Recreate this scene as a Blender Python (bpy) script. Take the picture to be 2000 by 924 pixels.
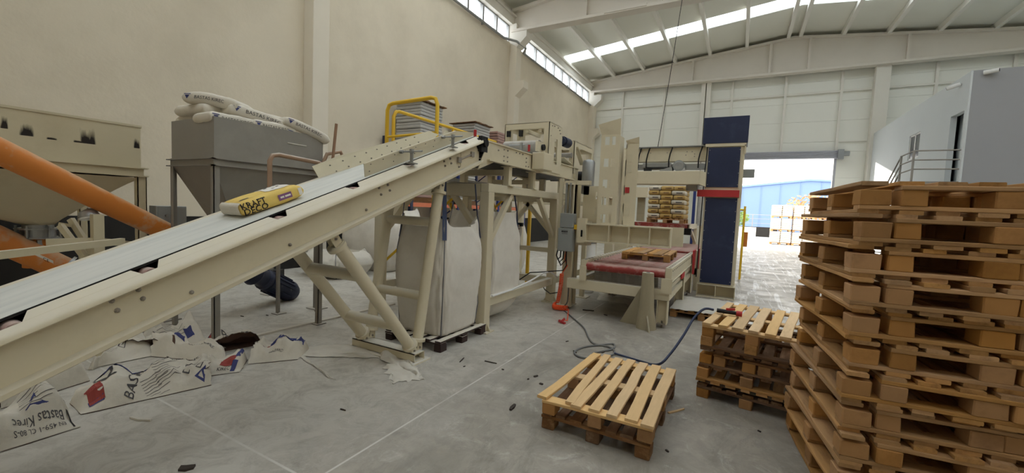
import bpy, bmesh, math, random
from mathutils import Vector, Matrix, noise, Euler
random.seed(7)
for _o in list(bpy.data.objects):
    bpy.data.objects.remove(_o)
SC = bpy.context.scene
COL = SC.collection

# ------------------------------------------------------------------ camera
FPX, YAW, PIT, ROL, EYE = 814.5, -0.499017, -0.065451, 0.043422, 1.65
def _basis():
    cy, sy = math.cos(YAW), math.sin(YAW)
    f = Vector((sy * math.cos(PIT), cy * math.cos(PIT), math.sin(PIT)))
    r0 = Vector((cy, -sy, 0)); u0 = r0.cross(f)
    return r0 * math.cos(ROL) + u0 * math.sin(ROL), -r0 * math.sin(ROL) + u0 * math.cos(ROL), f
CR, CU, CF = _basis()
CAMP = Vector((0, 0, EYE))
cd = bpy.data.cameras.new('camera'); cd.sensor_width = 36.0; cd.lens = FPX / 2000 * 36
cd.clip_start = .05; cd.clip_end = 400
cam = bpy.data.objects.new('camera', cd); COL.objects.link(cam)
cam.matrix_world = Matrix(((CR.x, CU.x, -CF.x, 0), (CR.y, CU.y, -CF.y, 0), (CR.z, CU.z, -CF.z, EYE), (0, 0, 0, 1)))
SC.camera = cam
def ray(x, y): return CR * ((x - 1000) / FPX) - CU * ((y - 462) / FPX) + CF
def gz(x, y, z=0.0):
    d = ray(x, y); return CAMP + d * ((z - EYE) / d.z)
def gx(x, y, X):
    d = ray(x, y); return CAMP + d * (X / d.x)
def gy(x, y, Y):
    d = ray(x, y); return CAMP + d * (Y / d.y)

# ------------------------------------------------------------------ world, sun, exposure
wd = bpy.data.worlds.new('sky'); SC.world = wd; wd.use_nodes = True
bg = wd.node_tree.nodes['Background']
bg.inputs[0].default_value = (1.0, 0.97, 0.92, 1); bg.inputs[1].default_value = 1.6
sl = bpy.data.lights.new('sun', 'SUN'); sl.energy = 3.0; sl.angle = math.radians(1.0); sl.color = (1.0, .93, .82)
so = bpy.data.objects.new('sun', sl); COL.objects.link(so)
so.rotation_euler = Vector((1.0, -0.8, -0.216)).to_track_quat('-Z', 'Y').to_euler()
vs = SC.view_settings
vs.view_transform = 'Standard'; vs.look = 'None'; vs.gamma = 1.0; vs.use_curve_mapping = False
vs.exposure = 1.6
SC.cycles.max_bounces = 10; SC.cycles.diffuse_bounces = 8; SC.cycles.transparent_max_bounces = 12
SC.cycles.sample_clamp_indirect = 6.0

# ------------------------------------------------------------------ helpers
def lin(c):
    f = lambda v: v / 12.92 if v <= .04045 else ((v + .055) / 1.055) ** 2.4
    return tuple(f(v / 255) for v in c) + (1.0,)
MATS = {}
def M(name, rgb, rough=.6, metal=0.0, var=.12, scale=6.0, bump=0.0, rnd=0.0, rgb2=None, thr=(.45, .7), scale2=2.5,
      stretch=None, dust=0.0, dustcol=(205, 200, 188), spec=.35, bscale=None):
    """painted / mineral surface: base colour with fine mottling, optional second colour in patches, optional dust lying on upward faces"""
    m = bpy.data.materials.new(name); m.use_nodes = True
    nt = m.node_tree; N = nt.nodes; L = nt.links; b = N['Principled BSDF']
    b.inputs['Roughness'].default_value = rough; b.inputs['Metallic'].default_value = metal
    b.inputs['Specular IOR Level'].default_value = spec
    tc = N.new('ShaderNodeTexCoord'); src = tc.outputs['Object']
    if stretch:
        mp = N.new('ShaderNodeMapping'); mp.inputs['Scale'].default_value = stretch
        L.new(src, mp.inputs['Vector']); src = mp.outputs['Vector']
    if rnd:
        oi = N.new('ShaderNodeObjectInfo'); ad = N.new('ShaderNodeVectorMath'); ad.operation = 'ADD'
        sc = N.new('ShaderNodeMath'); sc.operation = 'MULTIPLY'; sc.inputs[1].default_value = 37.0
        L.new(oi.outputs['Random'], sc.inputs[0]); L.new(src, ad.inputs[0]); L.new(sc.outputs[0], ad.inputs[1]); src = ad.outputs[0]
    nz = N.new('ShaderNodeTexNoise'); nz.inputs['Scale'].default_value = scale; nz.inputs['Detail'].default_value = 6
    L.new(src, nz.inputs['Vector'])
    c = lin(rgb)
    mx = N.new('ShaderNodeMix'); mx.data_type = 'RGBA'
    mx.inputs[6].default_value = tuple(v * (1 - var) for v in c[:3]) + (1,)
    mx.inputs[7].default_value = tuple(min(1, v * (1 + var)) for v in c[:3]) + (1,)
    L.new(nz.outputs[0], mx.inputs[0]); out = mx.outputs[2]
    if rgb2:
        n2 = N.new('ShaderNodeTexNoise'); n2.inputs['Scale'].default_value = scale2; n2.inputs['Detail'].default_value = 8
        n2.inputs['Roughness'].default_value = .65
        L.new(src, n2.inputs['Vector'])
        mr = N.new('ShaderNodeMapRange'); mr.inputs[1].default_value = thr[0]; mr.inputs[2].default_value = thr[1]
        L.new(n2.outputs[0], mr.inputs[0])
        m2 = N.new('ShaderNodeMix'); m2.data_type = 'RGBA'; m2.inputs[7].default_value = lin(rgb2)
        L.new(mr.outputs[0], m2.inputs[0]); L.new(out, m2.inputs[6]); out = m2.outputs[2]
    if rnd:
        hs = N.new('ShaderNodeHueSaturation')
        r2 = N.new('ShaderNodeMapRange'); r2.inputs[3].default_value = 1 - rnd; r2.inputs[4].default_value = 1 + rnd
        L.new(oi.outputs['Random'], r2.inputs[0]); L.new(r2.outputs[0], hs.inputs['Value'])
        r3 = N.new('ShaderNodeMath'); r3.operation = 'MULTIPLY'; r3.inputs[1].default_value = 7.13
        r4 = N.new('ShaderNodeMath'); r4.operation = 'FRACT'
        r5 = N.new('ShaderNodeMapRange'); r5.inputs[3].default_value = .9; r5.inputs[4].default_value = 1.15
        L.new(oi.outputs['Random'], r3.inputs[0]); L.new(r3.outputs[0], r4.inputs[0]); L.new(r4.outputs[0], r5.inputs[0])
        L.new(r5.outputs[0], hs.inputs['Saturation'])
        L.new(out, hs.inputs['Color']); out = hs.outputs[0]
    if dust:
        ge = N.new('ShaderNodeNewGeometry'); sx = N.new('ShaderNodeSeparateXYZ'); L.new(ge.outputs['Normal'], sx.inputs[0])
        n3 = N.new('ShaderNodeTexNoise'); n3.inputs['Scale'].default_value = 9; n3.inputs['Detail'].default_value = 8
        L.new(tc.outputs['Object'], n3.inputs['Vector'])
        a1 = N.new('ShaderNodeMath'); a1.operation = 'MULTIPLY_ADD'; a1.inputs[1].default_value = .9; a1.inputs[2].default_value = -.45
        L.new(n3.outputs[0], a1.inputs[0])
        a2 = N.new('ShaderNodeMath'); a2.operation = 'ADD'; L.new(sx.outputs[2], a2.inputs[0]); L.new(a1.outputs[0], a2.inputs[1])
        mr = N.new('ShaderNodeMapRange'); mr.inputs[1].default_value = .35; mr.inputs[2].default_value = .9; mr.inputs[4].default_value = dust
        L.new(a2.outputs[0], mr.inputs[0])
        m3 = N.new('ShaderNodeMix'); m3.data_type = 'RGBA'; m3.inputs[7].default_value = lin(dustcol)
        L.new(mr.outputs[0], m3.inputs[0]); L.new(out, m3.inputs[6]); out = m3.outputs[2]
    L.new(out, b.inputs['Base Color'])
    if bump:
        bp = N.new('ShaderNodeBump'); bp.inputs['Strength'].default_value = bump; bp.inputs['Distance'].default_value = .02
        if bscale:
            nb = N.new('ShaderNodeTexNoise'); nb.inputs['Scale'].default_value = bscale; nb.inputs['Detail'].default_value = 5
            L.new(src, nb.inputs['Vector']); L.new(nb.outputs[0], bp.inputs['Height'])
        else:
            L.new(nz.outputs[0], bp.inputs['Height'])
        L.new(bp.outputs[0], b.inputs['Normal'])
    MATS[name] = m
    return m

class MB:
    """collects vertices and faces of one mesh"""
    def __init__(s): s.v = []; s.f = []
    def add(s, vs, fs):
        o = len(s.v); s.v += [tuple(p) for p in vs]; s.f += [tuple(i + o for i in f) for f in fs]; return s
    def box(s, c, d, rz=0.0):
        x, y, z = (k / 2 for k in d); P = []
        for a in (-x, x):
            for b in (-y, y):
                for e in (-z, z):
                    P.append((a, b, e))
        if rz:
            q, w = math.cos(rz), math.sin(rz); P = [(a * q - b * w, a * w + b * q, e) for a, b, e in P]
        P = [(a + c[0], b + c[1], e + c[2]) for a, b, e in P]
        return s.add(P, [(0, 1, 3, 2), (4, 6, 7, 5), (0, 4, 5, 1), (2, 3, 7, 6), (0, 2, 6, 4), (1, 5, 7, 3)])
    def bb(s, x0, x1, y0, y1, z0, z1):
        return s.box(((x0 + x1) / 2, (y0 + y1) / 2, (z0 + z1) / 2), (abs(x1 - x0), abs(y1 - y0), abs(z1 - z0)))
    def bar(s, a, b, w, h, up=(0, 0, 1)):
        a = Vector(a); b = Vector(b); d = (b - a).normalized(); up = Vector(up)
        if abs(d.dot(up)) > .98: up = Vector((0, 1, 0))
        sx = d.cross(up).normalized(); uz = sx.cross(d)
        P = []
        for p in (a, b):
            for i, j in ((-1, -1), (1, -1), (1, 1), (-1, 1)):
                P.append(p + sx * (w / 2 * i) + uz * (h / 2 * j))
        return s.add(P, [(0, 3, 2, 1), (4, 5, 6, 7), (0, 1, 5, 4), (1, 2, 6, 5), (2, 3, 7, 6), (3, 0, 4, 7)])
    def tube(s, pts, r, n=10, cap=True, r1=None):
        pts = [Vector(p) for p in pts]; k = len(pts); o = len(s.v)
        d0 = (pts[1] - pts[0]).normalized()
        a = Vector((0, 0, 1)) if abs(d0.z) < .9 else Vector((1, 0, 0))
        u = d0.cross(a).normalized()
        for i, p in enumerate(pts):
            d = (pts[min(i + 1, k - 1)] - pts[max(i - 1, 0)]).normalized()
            u = (u - d * u.dot(d)).normalized(); w = d.cross(u)
            rr = r if r1 is None else r + (r1 - r) * i / (k - 1)
            for j in range(n):
                t = 2 * math.pi * j / n
                s.v.append(tuple(p + u * (rr * math.cos(t)) + w * (rr * math.sin(t))))
        for i in range(k - 1):
            for j in range(n):
                j2 = (j + 1) % n
                s.f.append((o + i * n + j, o + i * n + j2, o + (i + 1) * n + j2, o + (i + 1) * n + j))
        if cap:
            s.f.append(tuple(o + j for j in reversed(range(n)))); s.f.append(tuple(o + (k - 1) * n + j for j in range(n)))
        return s
    def lathe(s, prof, c, axis=(0, 0, 1), n=20):
        """prof: list of (radius, height) along axis from c"""
        ax = Vector(axis).normalized(); a = Vector((1, 0, 0)) if abs(ax.x) < .9 else Vector((0, 1, 0))
        u = ax.cross(a).normalized(); w = ax.cross(u); c = Vector(c); o = len(s.v)
        for r, h in prof:
            for j in range(n):
                t = 2 * math.pi * j / n
                s.v.append(tuple(c + ax * h + u * (r * math.cos(t)) + w * (r * math.sin(t))))
        k = len(prof)
        for i in range(k - 1):
            for j in range(n):
                j2 = (j + 1) % n
                s.f.append((o + i * n + j, o + i * n + j2, o + (i + 1) * n + j2, o + (i + 1) * n + j))
        s.f.append(tuple(o + j for j in reversed(range(n)))); s.f.append(tuple(o + (k - 1) * n + j for j in range(n)))
        return s
    def prism(s, poly, h):
        """polygon of 3D points extruded by vector h"""
        h = Vector(h); n = len(poly); P = [Vector(p) for p in poly]
        return s.add(P + [p + h for p in P], [tuple(reversed(range(n))), tuple(range(n, 2 * n))] +
                     [(i, (i + 1) % n, n + (i + 1) % n, n + i) for i in range(n)])
    def loft(s, rings, cap=True, closed=True):
        n = len(rings[0]); o = len(s.v)
        for r in rings: s.v += [tuple(p) for p in r]
        for i in range(len(rings) - 1):
            for j in range(n if closed else n - 1):
                j2 = (j + 1) % n
                s.f.append((o + i * n + j, o + i * n + j2, o + (i + 1) * n + j2, o + (i + 1) * n + j))
        if cap:
            s.f.append(tuple(o + j for j in reversed(range(n)))); s.f.append(tuple(o + (len(rings) - 1) * n + j for j in range(n)))
        return s
    def grid(s, nu, nv, fn):
        o = len(s.v)
        for i in range(nu + 1):
            for j in range(nv + 1):
                s.v.append(tuple(fn(i / nu, j / nv)))
        for i in range(nu):
            for j in range(nv):
                a = o + i * (nv + 1) + j
                s.f.append((a, a + nv + 1, a + nv + 2, a + 1))
        return s
    def plate(s, x0, x1, z0, z1, y0, y1, holes):
        """upright plate in the XZ plane with rectangular holes (x0,x1,z0,z1)"""
        xs = sorted({x0, x1, *[h[0] for h in holes], *[h[1] for h in holes]})
        zs = sorted({z0, z1, *[h[2] for h in holes], *[h[3] for h in holes]})
        for a, b in zip(xs, xs[1:]):
            for c, d in zip(zs, zs[1:]):
                mx_, mz = (a + b) / 2, (c + d) / 2
                if not any(h[0] < mx_ < h[1] and h[2] < mz < h[3] for h in holes):
                    s.bb(a, b, y0, y1, c, d)
        return s

OFF = {}
def mesh_of(mb, name, mat, off=Vector((0, 0, 0)), smooth=False, fix=True):
    me = bpy.data.meshes.new(name)
    me.from_pydata([(v[0] - off[0], v[1] - off[1], v[2] - off[2]) for v in mb.v], [], mb.f)
    if fix:
        bm = bmesh.new(); bm.from_mesh(me); bmesh.ops.recalc_face_normals(bm, faces=bm.faces); bm.to_mesh(me); bm.free()
    if mat is not None:
        me.materials.append(MATS[mat] if isinstance(mat, str) else mat)
    if smooth:
        me.shade_smooth()
        if smooth != 'all':
            me.set_sharp_from_angle(angle=math.radians(38))
    me.update()
    return me
def obj(name, mb, mat, parent=None, smooth=False, bevel=0.0, label=None, cat=None, group=None, kind=None, base=None, fix=True):
    """one mesh object; vertices of mb are world coordinates (local ones for a rotated or copied thing)"""
    if parent is not None:
        off = OFF.get(parent.name, Vector((0, 0, 0)))
    elif base is not None:
        off = Vector(base)
    elif cat:
        xs = [v[0] for v in mb.v]; ys = [v[1] for v in mb.v]; zs = [v[2] for v in mb.v]
        off = Vector(((min(xs) + max(xs)) / 2, (min(ys) + max(ys)) / 2, min(zs)))
    else:
        off = Vector((0, 0, 0))
    me = mesh_of(mb, name, mat, off, smooth, fix)
    o = bpy.data.objects.new(name, me); COL.objects.link(o)
    OFF[o.name] = off
    if parent is not None: o.parent = parent
    else: o.location = off
    if bevel:
        md = o.modifiers.new('bevel', 'BEVEL'); md.width = bevel; md.segments = 2; md.limit_method = 'ANGLE'
        md.angle_limit = math.radians(50)
    if label: o['label'] = label
    if cat: o['category'] = cat
    if group: o['group'] = group
    if kind: o['kind'] = kind
    return o
def thing(name, label, cat, loc=(0, 0, 0), group=None, rz=0.0, local=False):
    o = bpy.data.objects.new(name, None); COL.objects.link(o); o.empty_display_size = .1
    o.location = loc; o.rotation_euler = (0, 0, rz)
    OFF[o.name] = Vector((0, 0, 0)) if local else Vector(loc)
    o['label'] = label; o['category'] = cat
    if group: o['group'] = group
    return o
def struct(name, mb, mat, smooth=False, label=None, bevel=0):
    if mb.v:
        return obj(name, mb, mat, smooth=smooth, kind='structure', label=label, bevel=bevel)
    o = bpy.data.objects.new(name, None); COL.objects.link(o); OFF[o.name] = Vector((0, 0, 0)); o['kind'] = 'structure'
    if label: o['label'] = label
    return o
def sub(name, me, parent, loc=(0, 0, 0), rot=(0, 0, 0), label=None):
    """a part that shares mesh data"""
    o = bpy.data.objects.new(name, me); COL.objects.link(o); o.parent = parent; o.location = loc; o.rotation_euler = rot
    if label: o['label'] = label
    return o
_fc = {}
def glyphs(text, size=1.0, bold=0.0, spacing=1.0):
    """triangles of a line of text, width-centred: list of 2D verts, faces, width"""
    k = (text, bold, spacing)
    if k not in _fc:
        cu = bpy.data.curves.new('txt', 'FONT'); cu.body = text; cu.align_x = 'CENTER'; cu.align_y = 'CENTER'
        cu.fill_mode = 'FRONT'; cu.offset = bold; cu.resolution_u = 2; cu.space_character = spacing
        t = bpy.data.objects.new('txt', cu); COL.objects.link(t)
        dg = bpy.context.evaluated_depsgraph_get(); e = t.evaluated_get(dg); me = e.to_mesh()
        vs_ = [(v.co.x, v.co.y) for v in me.vertices]; fs_ = [tuple(p.vertices) for p in me.polygons]
        e.to_mesh_clear(); bpy.data.objects.remove(t); bpy.data.curves.remove(cu)
        _fc[k] = (vs_, fs_)
    vs_, fs_ = _fc[k]
    return [(x * size, y * size) for x, y in vs_], fs_
def lettering(text, size, fn, mat, parent, name='lettering', bold=0.0, spacing=1.0, ang=0.0, label=None):
    """print mapped on to a surface: fn(a, b) -> 3D point for a along, b across (metres)"""
    vs_, fs_ = glyphs(text, size, bold, spacing)
    ca, sa = math.cos(ang), math.sin(ang)
    mb = MB(); mb.add([fn(x * ca - y * sa, x * sa + y * ca) for x, y in vs_], fs_)
    return obj(name, mb, mat, parent, label=label, fix=False)
def patch(fn, a0, a1, b0, b1, mat, parent, name='print', nu=6, nv=4):
    mb = MB(); mb.grid(nu, nv, lambda u, v: fn(a0 + (a1 - a0) * u, b0 + (b1 - b0) * v))
    return obj(name, mb, mat, parent, fix=False)
def nz3(x, y, z): return noise.noise(Vector((x, y, z)))

# ------------------------------------------------------------------ materials
M('cream_paint', (210, 200, 174), .5, var=.05, scale=3, dust=.5, rgb2=(196, 186, 160), thr=(.55, .8), scale2=2.0)
M('cream_paint_dusty', (206, 197, 172), .7, var=.07, scale=5, dust=.9, dustcol=(214, 210, 200))
M('grey_steel', (142, 138, 132), .6, var=.08, scale=3, rgb2=(158, 154, 146), thr=(.5, .75), scale2=1.2, dust=.6)
M('beige_bin', (196, 186, 158), .65, var=.06, scale=2.5, rgb2=(182, 170, 142), thr=(.5, .8), scale2=1.4, dust=.4)
M('plaster', (216, 206, 186), .9, var=.06, scale=1.2, bump=.2, bscale=14, rgb2=(203, 193, 173), thr=(.45, .75), scale2=.55)
M('concrete_column', (220, 212, 196), .85, var=.05, scale=2, bump=.05)
M('white_concrete', (222, 219, 210), .85, var=.04, scale=2)
M('roof_sheet', (222, 222, 212), .7, var=.04, scale=.8)
M('purlin_paint', (224, 222, 214), .6, var=.03, scale=2)
M('girder_paint', (216, 210, 200), .65, var=.06, scale=1.5, dust=.3)
M('wall_sheet', (232, 233, 226), .6, var=.03, scale=.7)
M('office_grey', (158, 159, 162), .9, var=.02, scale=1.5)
M('office_render', (206, 211, 213), .9, var=.02, scale=1.5)
M('dark_base', (38, 36, 34), .8, var=.25, scale=3)
M('black_rubber', (24, 24, 26), .6, var=.2)
M('dark_gap', (20, 18, 17), .9, var=.2)
M('belt', (210, 211, 206), .5, var=.05, scale=2, stretch=(8, .6, 1), rgb2=(186, 189, 186), thr=(.45, .7), scale2=1.2)
M('roller_pink', (176, 140, 134), .6, var=.15, rgb2=(196, 180, 168), thr=(.4, .6), scale2=6)
M('roller_red', (150, 62, 58), .5, var=.15, scale=5, rgb2=(186, 158, 146), thr=(.52, .75), scale2=7, dust=.8, dustcol=(196, 170, 160))
M('red_paint', (178, 52, 54), .5, var=.06)
M('navy_sheet', (40, 48, 76), .45, var=.1, scale=2, rgb2=(60, 68, 92), thr=(.55, .8), scale2=3)
M('zinc', (158, 160, 160), .4, metal=.7, var=.12, scale=8)
M('steel_bolt', (150, 143, 134), .45, metal=.2, var=.2)
M('grey_box', (146, 150, 150), .55, var=.05, dust=.5)
M('orange_paint', (206, 126, 56), .55, var=.08, scale=4, rgb2=(190, 172, 146), thr=(.56, .72), scale2=3.0, dust=.75, dustcol=(200, 176, 146))
M('blue_motor', (38, 44, 66), .5, var=.2, scale=6, rgb2=(120, 118, 118), thr=(.6, .75), scale2=7)
M('grey_motor', (150, 154, 156), .4, var=.08, metal=.3)
M('yellow_paint', (226, 184, 52), .5, var=.05, scale=4, rgb2=(190, 150, 70), thr=(.66, .8), scale2=5)
M('rust_pipe', (160, 132, 110), .7, var=.15, scale=8, dust=.8)
M('stick_wood', (150, 118, 96), .8, var=.12, stretch=(6, 6, 1))
M('bag_paper', (214, 208, 195), .85, var=.06, scale=5, bump=.45, bscale=9, rgb2=(196, 190, 178), thr=(.5, .8), scale2=3.5)
M('bag_lining', (92, 70, 60), .9, var=.2)
M('ink_grey', (84, 82, 84), .8, var=.1)
M('ink_black', (40, 38, 40), .8, var=.1)
M('ink_blue', (66, 72, 122), .8, var=.1)
M('ink_red', (158, 72, 66), .8, var=.12)
M('ink_white', (226, 222, 214), .8, var=.03)
M('ink_purple', (132, 92, 132), .8, var=.08)
M('yellow_bag', (224, 194, 106), .7, var=.05, bump=.2, bscale=8, rgb2=(208, 176, 96), thr=(.5, .8))
M('kraft_sack', (190, 158, 96), .75, var=.08, bump=.2, bscale=8, rgb2=(168, 138, 84), thr=(.5, .8))
M('kraft_white', (204, 194, 176), .8, var=.06, bump=.2, bscale=8)
M('big_bag', (222, 217, 208), .8, var=.04, scale=3, bump=.35, bscale=5.0, rgb2=(204, 198, 188), thr=(.45, .75), scale2=1.8)
M('strap_blue', (70, 80, 110), .8, var=.15)
M('seam_grey', (120, 120, 122), .8, var=.15)
M('film_wrap', (178, 176, 172), .3, var=.16, scale=5, stretch=(1, 1, 9), bump=.5, bscale=7, spec=.6)
M('film_wrap_red', (164, 128, 118), .3, var=.16, scale=5, stretch=(1, 1, 9), bump=.5, bscale=7, spec=.6)
M('film_floor', (196, 192, 182), .35, var=.08, scale=7, bump=.5, bscale=8, spec=.5)
M('film_dusty', (206, 201, 190), .7, var=.05, scale=6, bump=.3, bscale=8)
M('wood', (178, 140, 98), .8, var=.16, scale=5, stretch=(9, 1.2, 9), rnd=.24, rgb2=(134, 102, 74), thr=(.52, .74), scale2=1.6, bump=.12, spec=.2)
M('wood_pale', (208, 176, 132), .8, var=.13, scale=5, stretch=(9, 1.2, 9), rnd=.12, rgb2=(176, 136, 94), thr=(.6, .8), scale2=1.5, bump=.1, spec=.2)
M('wood_block', (172, 130, 86), .85, var=.16, scale=7, rnd=.22, rgb2=(134, 98, 66), thr=(.5, .75), scale2=4, bump=.15, spec=.2)
M('wood_dark', (112, 84, 62), .85, var=.2, scale=5, stretch=(9, 1.2, 9), rnd=.22, rgb2=(150, 124, 98), thr=(.5, .75), scale2=2, bump=.12, spec=.2)
M('wood_black', (58, 44, 42), .8, var=.2, rnd=.15, dust=.95, dustcol=(214, 208, 196))
M('cardboard', (150, 112, 78), .9, var=.1)
M('rack_blue', (48, 62, 120), .5, var=.08)
M('rack_orange', (214, 120, 84), .5, var=.08)
M('hose_orange', (236, 92, 50), .45, var=.05)
M('hose_grey', (112, 112, 110), .6, var=.1)
M('hose_blue', (46, 56, 84), .5, var=.1)
M('cable_black', (28, 28, 30), .6, var=.1)
M('blue_cladding', (112, 136, 176), .6, var=.03)
M('yard_ground', (176, 178, 182), .8, var=.1, scale=1.0)
M('leaf_orange', (190, 150, 100), .8, var=.25, scale=3, rnd=.2)
M('leaf_green', (112, 138, 70), .8, var=.25, scale=3, rnd=.2)
M('bark', (92, 74, 60), .9, var=.2)
M('white_plastic', (226, 226, 224), .5, var=.03)
M('glass_dark', (70, 74, 78), .2, var=.1, spec=.6)
M('handle_black', (34, 32, 36), .5, var=.15)
M('bollard_paint', (158, 148, 124), .6, var=.07, scale=4, dust=.5)
M('shutter', (170, 172, 182), .5, var=.04)
M('debris', (66, 58, 52), .9, var=.3)
def glassy(name, col, mixf=.12):
    m = bpy.data.materials.new(name); m.use_nodes = True; nt = m.node_tree; N = nt.nodes; L = nt.links
    N.remove(N['Principled BSDF']); o = N['Material Output']
    t = N.new('ShaderNodeBsdfTransparent'); t.inputs[0].default_value = col
    g = N.new('ShaderNodeBsdfGlossy'); g.inputs['Roughness'].default_value = .15
    nzn = N.new('ShaderNodeTexNoise'); nzn.inputs['Scale'].default_value = 3
    mr = N.new('ShaderNodeMapRange'); mr.inputs[3].default_value = mixf * .4; mr.inputs[4].default_value = mixf
    L.new(nzn.outputs[0], mr.inputs[0])
    mx = N.new('ShaderNodeMixShader'); L.new(mr.outputs[0], mx.inputs[0])
    L.new(t.outputs[0], mx.inputs[1]); L.new(g.outputs[0], mx.inputs[2]); L.new(mx.outputs[0], o.inputs[0])
    MATS[name] = m
glassy('pane_glass', (.93, .96, 1, 1)); glassy('skylight_sheet', (.9, .95, 1, 1))
# ------------------------------------------------------------------ floor material
def floor_material():
    m = bpy.data.materials.new('concrete_floor'); m.use_nodes = True
    nt = m.node_tree; N = nt.nodes; L = nt.links; b = N['Principled BSDF']
    tc = N.new('ShaderNodeTexCoord'); P = tc.outputs['Object']
    def nz(scale, detail=8, rough=.6, st=None, dist=0.0):
        n = N.new('ShaderNodeTexNoise'); n.inputs['Scale'].default_value = scale; n.inputs['Detail'].default_value = detail
        n.inputs['Roughness'].default_value = rough; n.inputs['Distortion'].default_value = dist
        if st:
            mp = N.new('ShaderNodeMapping'); mp.inputs['Scale'].default_value = st; mp.inputs['Rotation'].default_value = (0, 0, .35)
            L.new(P, mp.inputs[0]); L.new(mp.outputs[0], n.inputs[0])
        else: L.new(P, n.inputs[0])
        return n.outputs[0]
    def mr(x, a, c, lo=0.0, hi=1.0):
        r = N.new('ShaderNodeMapRange'); r.inputs[1].default_value = a; r.inputs[2].default_value = c
        r.inputs[3].default_value = lo; r.inputs[4].default_value = hi; L.new(x, r.inputs[0]); return r.outputs[0]
    def mix(f, a, c):
        x = N.new('ShaderNodeMix'); x.data_type = 'RGBA'
        if isinstance(f, float): x.inputs[0].default_value = f
        else: L.new(f, x.inputs[0])
        for s_, v in ((6, a), (7, c)):
            if isinstance(v, tuple): x.inputs[s_].default_value = v
            else: L.new(v, x.inputs[s_])
        return x.outputs[2]
    def mth(op, a, c=None):
        x = N.new('ShaderNodeMath'); x.operation = op
        for i, v in enumerate((a, c)):
            if v is None: continue
            if isinstance(v, (int, float)): x.inputs[i].default_value = v
            else: L.new(v, x.inputs[i])
        return x.outputs[0]
    base = mix(mr(nz(1.1), .3, .7), lin((138, 132, 122)), lin((166, 159, 148)))
    base = mix(mr(nz(5, 12, .75, dist=.6), .42, .72, 0, .55), base, lin((104, 100, 93)))
    base = mix(mr(nz(1.9, 12, .8, (1, .35, 1), 2.0), .5, .6, 0, .45), base, lin((112, 108, 100)))
    base = mix(mr(nz(2.6, 12, .78, dist=1.5), .54, .68, 0, .6), base, lin((198, 195, 187)))
    sx = N.new('ShaderNodeSeparateXYZ'); L.new(P, sx.inputs[0]); X, Y = sx.outputs[0], sx.outputs[1]
    # lime dust spilled under and beside the conveyor and below the filling frame
    d = mr(mth('ADD', X, mth('MULTIPLY', mth('ADD', nz(.9, 6), -.5), 1.6)), -3.1, -1.5, 1.0, 0.0)
    d = mth('MULTIPLY', d, mr(nz(3.3, 12, .8, dist=1.2), .36, .56, .35, 1.0))
    base = mix(mth('MULTIPLY', d, .9), base, lin((206, 202, 193)))
    # tyre tracks towards the gate, white streaks lightened to paint in the gate's reflection
    tr = mr(nz(2.2, 6, .6, (3.2, .28, 1), .8), .53, .62)
    tr = mth('MULTIPLY', tr, mth('MULTIPLY', mr(Y, 6.5, 10), mr(X, -1.0, .5)))
    base = mix(mth('MULTIPLY', tr, .75), base, lin((220, 220, 220)))
    # saw cut joints filled with white dust
    def line(C_, at, w):
        return mr(mth('ABSOLUTE', mth('SUBTRACT', C_, at)), w, w * 1.6, 1.0, 0.0)
    jn = mth('MAXIMUM', line(X, -2.103, .006), mth('MAXIMUM', line(Y, 1.528, .006), line(Y, 7.6, .006)))
    base = mix(mth('MULTIPLY', jn, mr(nz(2, 3), .35, .55, .15, .8)), base, lin((214, 212, 206)))
    L.new(base, b.inputs['Base Color'])
    L.new(mr(nz(1.6), .3, .7, .32, .6), b.inputs['Roughness'])
    b.inputs['Specular IOR Level'].default_value = .4
    bp = N.new('ShaderNodeBump'); bp.inputs['Strength'].default_value = .08; bp.inputs['Distance'].default_value = .01
    L.new(nz(18, 8), bp.inputs['Height']); L.new(bp.outputs[0], b.inputs['Normal'])
    MATS['concrete_floor'] = m
floor_material()

# ------------------------------------------------------------------ the hall
WX, FY, YB = -9.4, 27.87, -9.0
RX = 13.0
def roofz(x):   # underside of the purlins
    return 11.53 - .107 * abs(x - 1.84)
struct('floor', MB().bb(WX - .4, RX + .3, YB, FY + .25, -.25, 0), 'concrete_floor', label='dusty grey concrete floor of the hall')
W_ = MB(); W_.bb(WX - .3, WX, YB, FY, 0, 8.93)
wl = struct('wall_left', W_, 'plaster', label='tall beige plastered wall along the left side')
obj('wall_base', MB().bb(WX - .01, WX + .02, YB, FY - .3, 0, 1.24), 'dark_base', wl, label='dark band along the foot of the wall')
ev = struct('trim_1', MB().bb(WX - .35, WX + .12, YB, FY, 9.68, 10.02).bb(WX - .35, WX - .12, YB, FY, 10.0, 10.6).bb(WX + .04, WX + .2, YB, FY, 10.02, 10.1), 'white_concrete', label='pale concrete eaves beam above the window strip')
# strip windows between the columns
COLY = [(-3.6, -3.17), (6.48, 6.92), (16.3, 16.75), (27.2, 27.75)]
wn = 1
for (a, b) in ((-3.17, 6.48), (6.92, 16.3), (16.75, 27.2)):
    n = 9; st = (b - a) / n
    fr = MB().bb(WX - .16, WX - .08, a, b, 8.93, 8.98).bb(WX - .16, WX - .08, a, b, 9.63, 9.68)
    for i in range(n + 1):
        y = a + st * i; fr.bb(WX - .2, WX - .06, y - .05, y + .05, 8.95, 9.66)
    w = struct('window_%d' % wn, fr, 'zinc', label='strip of bright daylight panes under the eaves'); wn += 1
    for i in range(n):
        obj('pane', MB().bb(WX - .125, WX - .115, a + st * i + .02, a + st * (i + 1) - .02, 8.97, 9.64), 'pane_glass', w)
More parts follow.
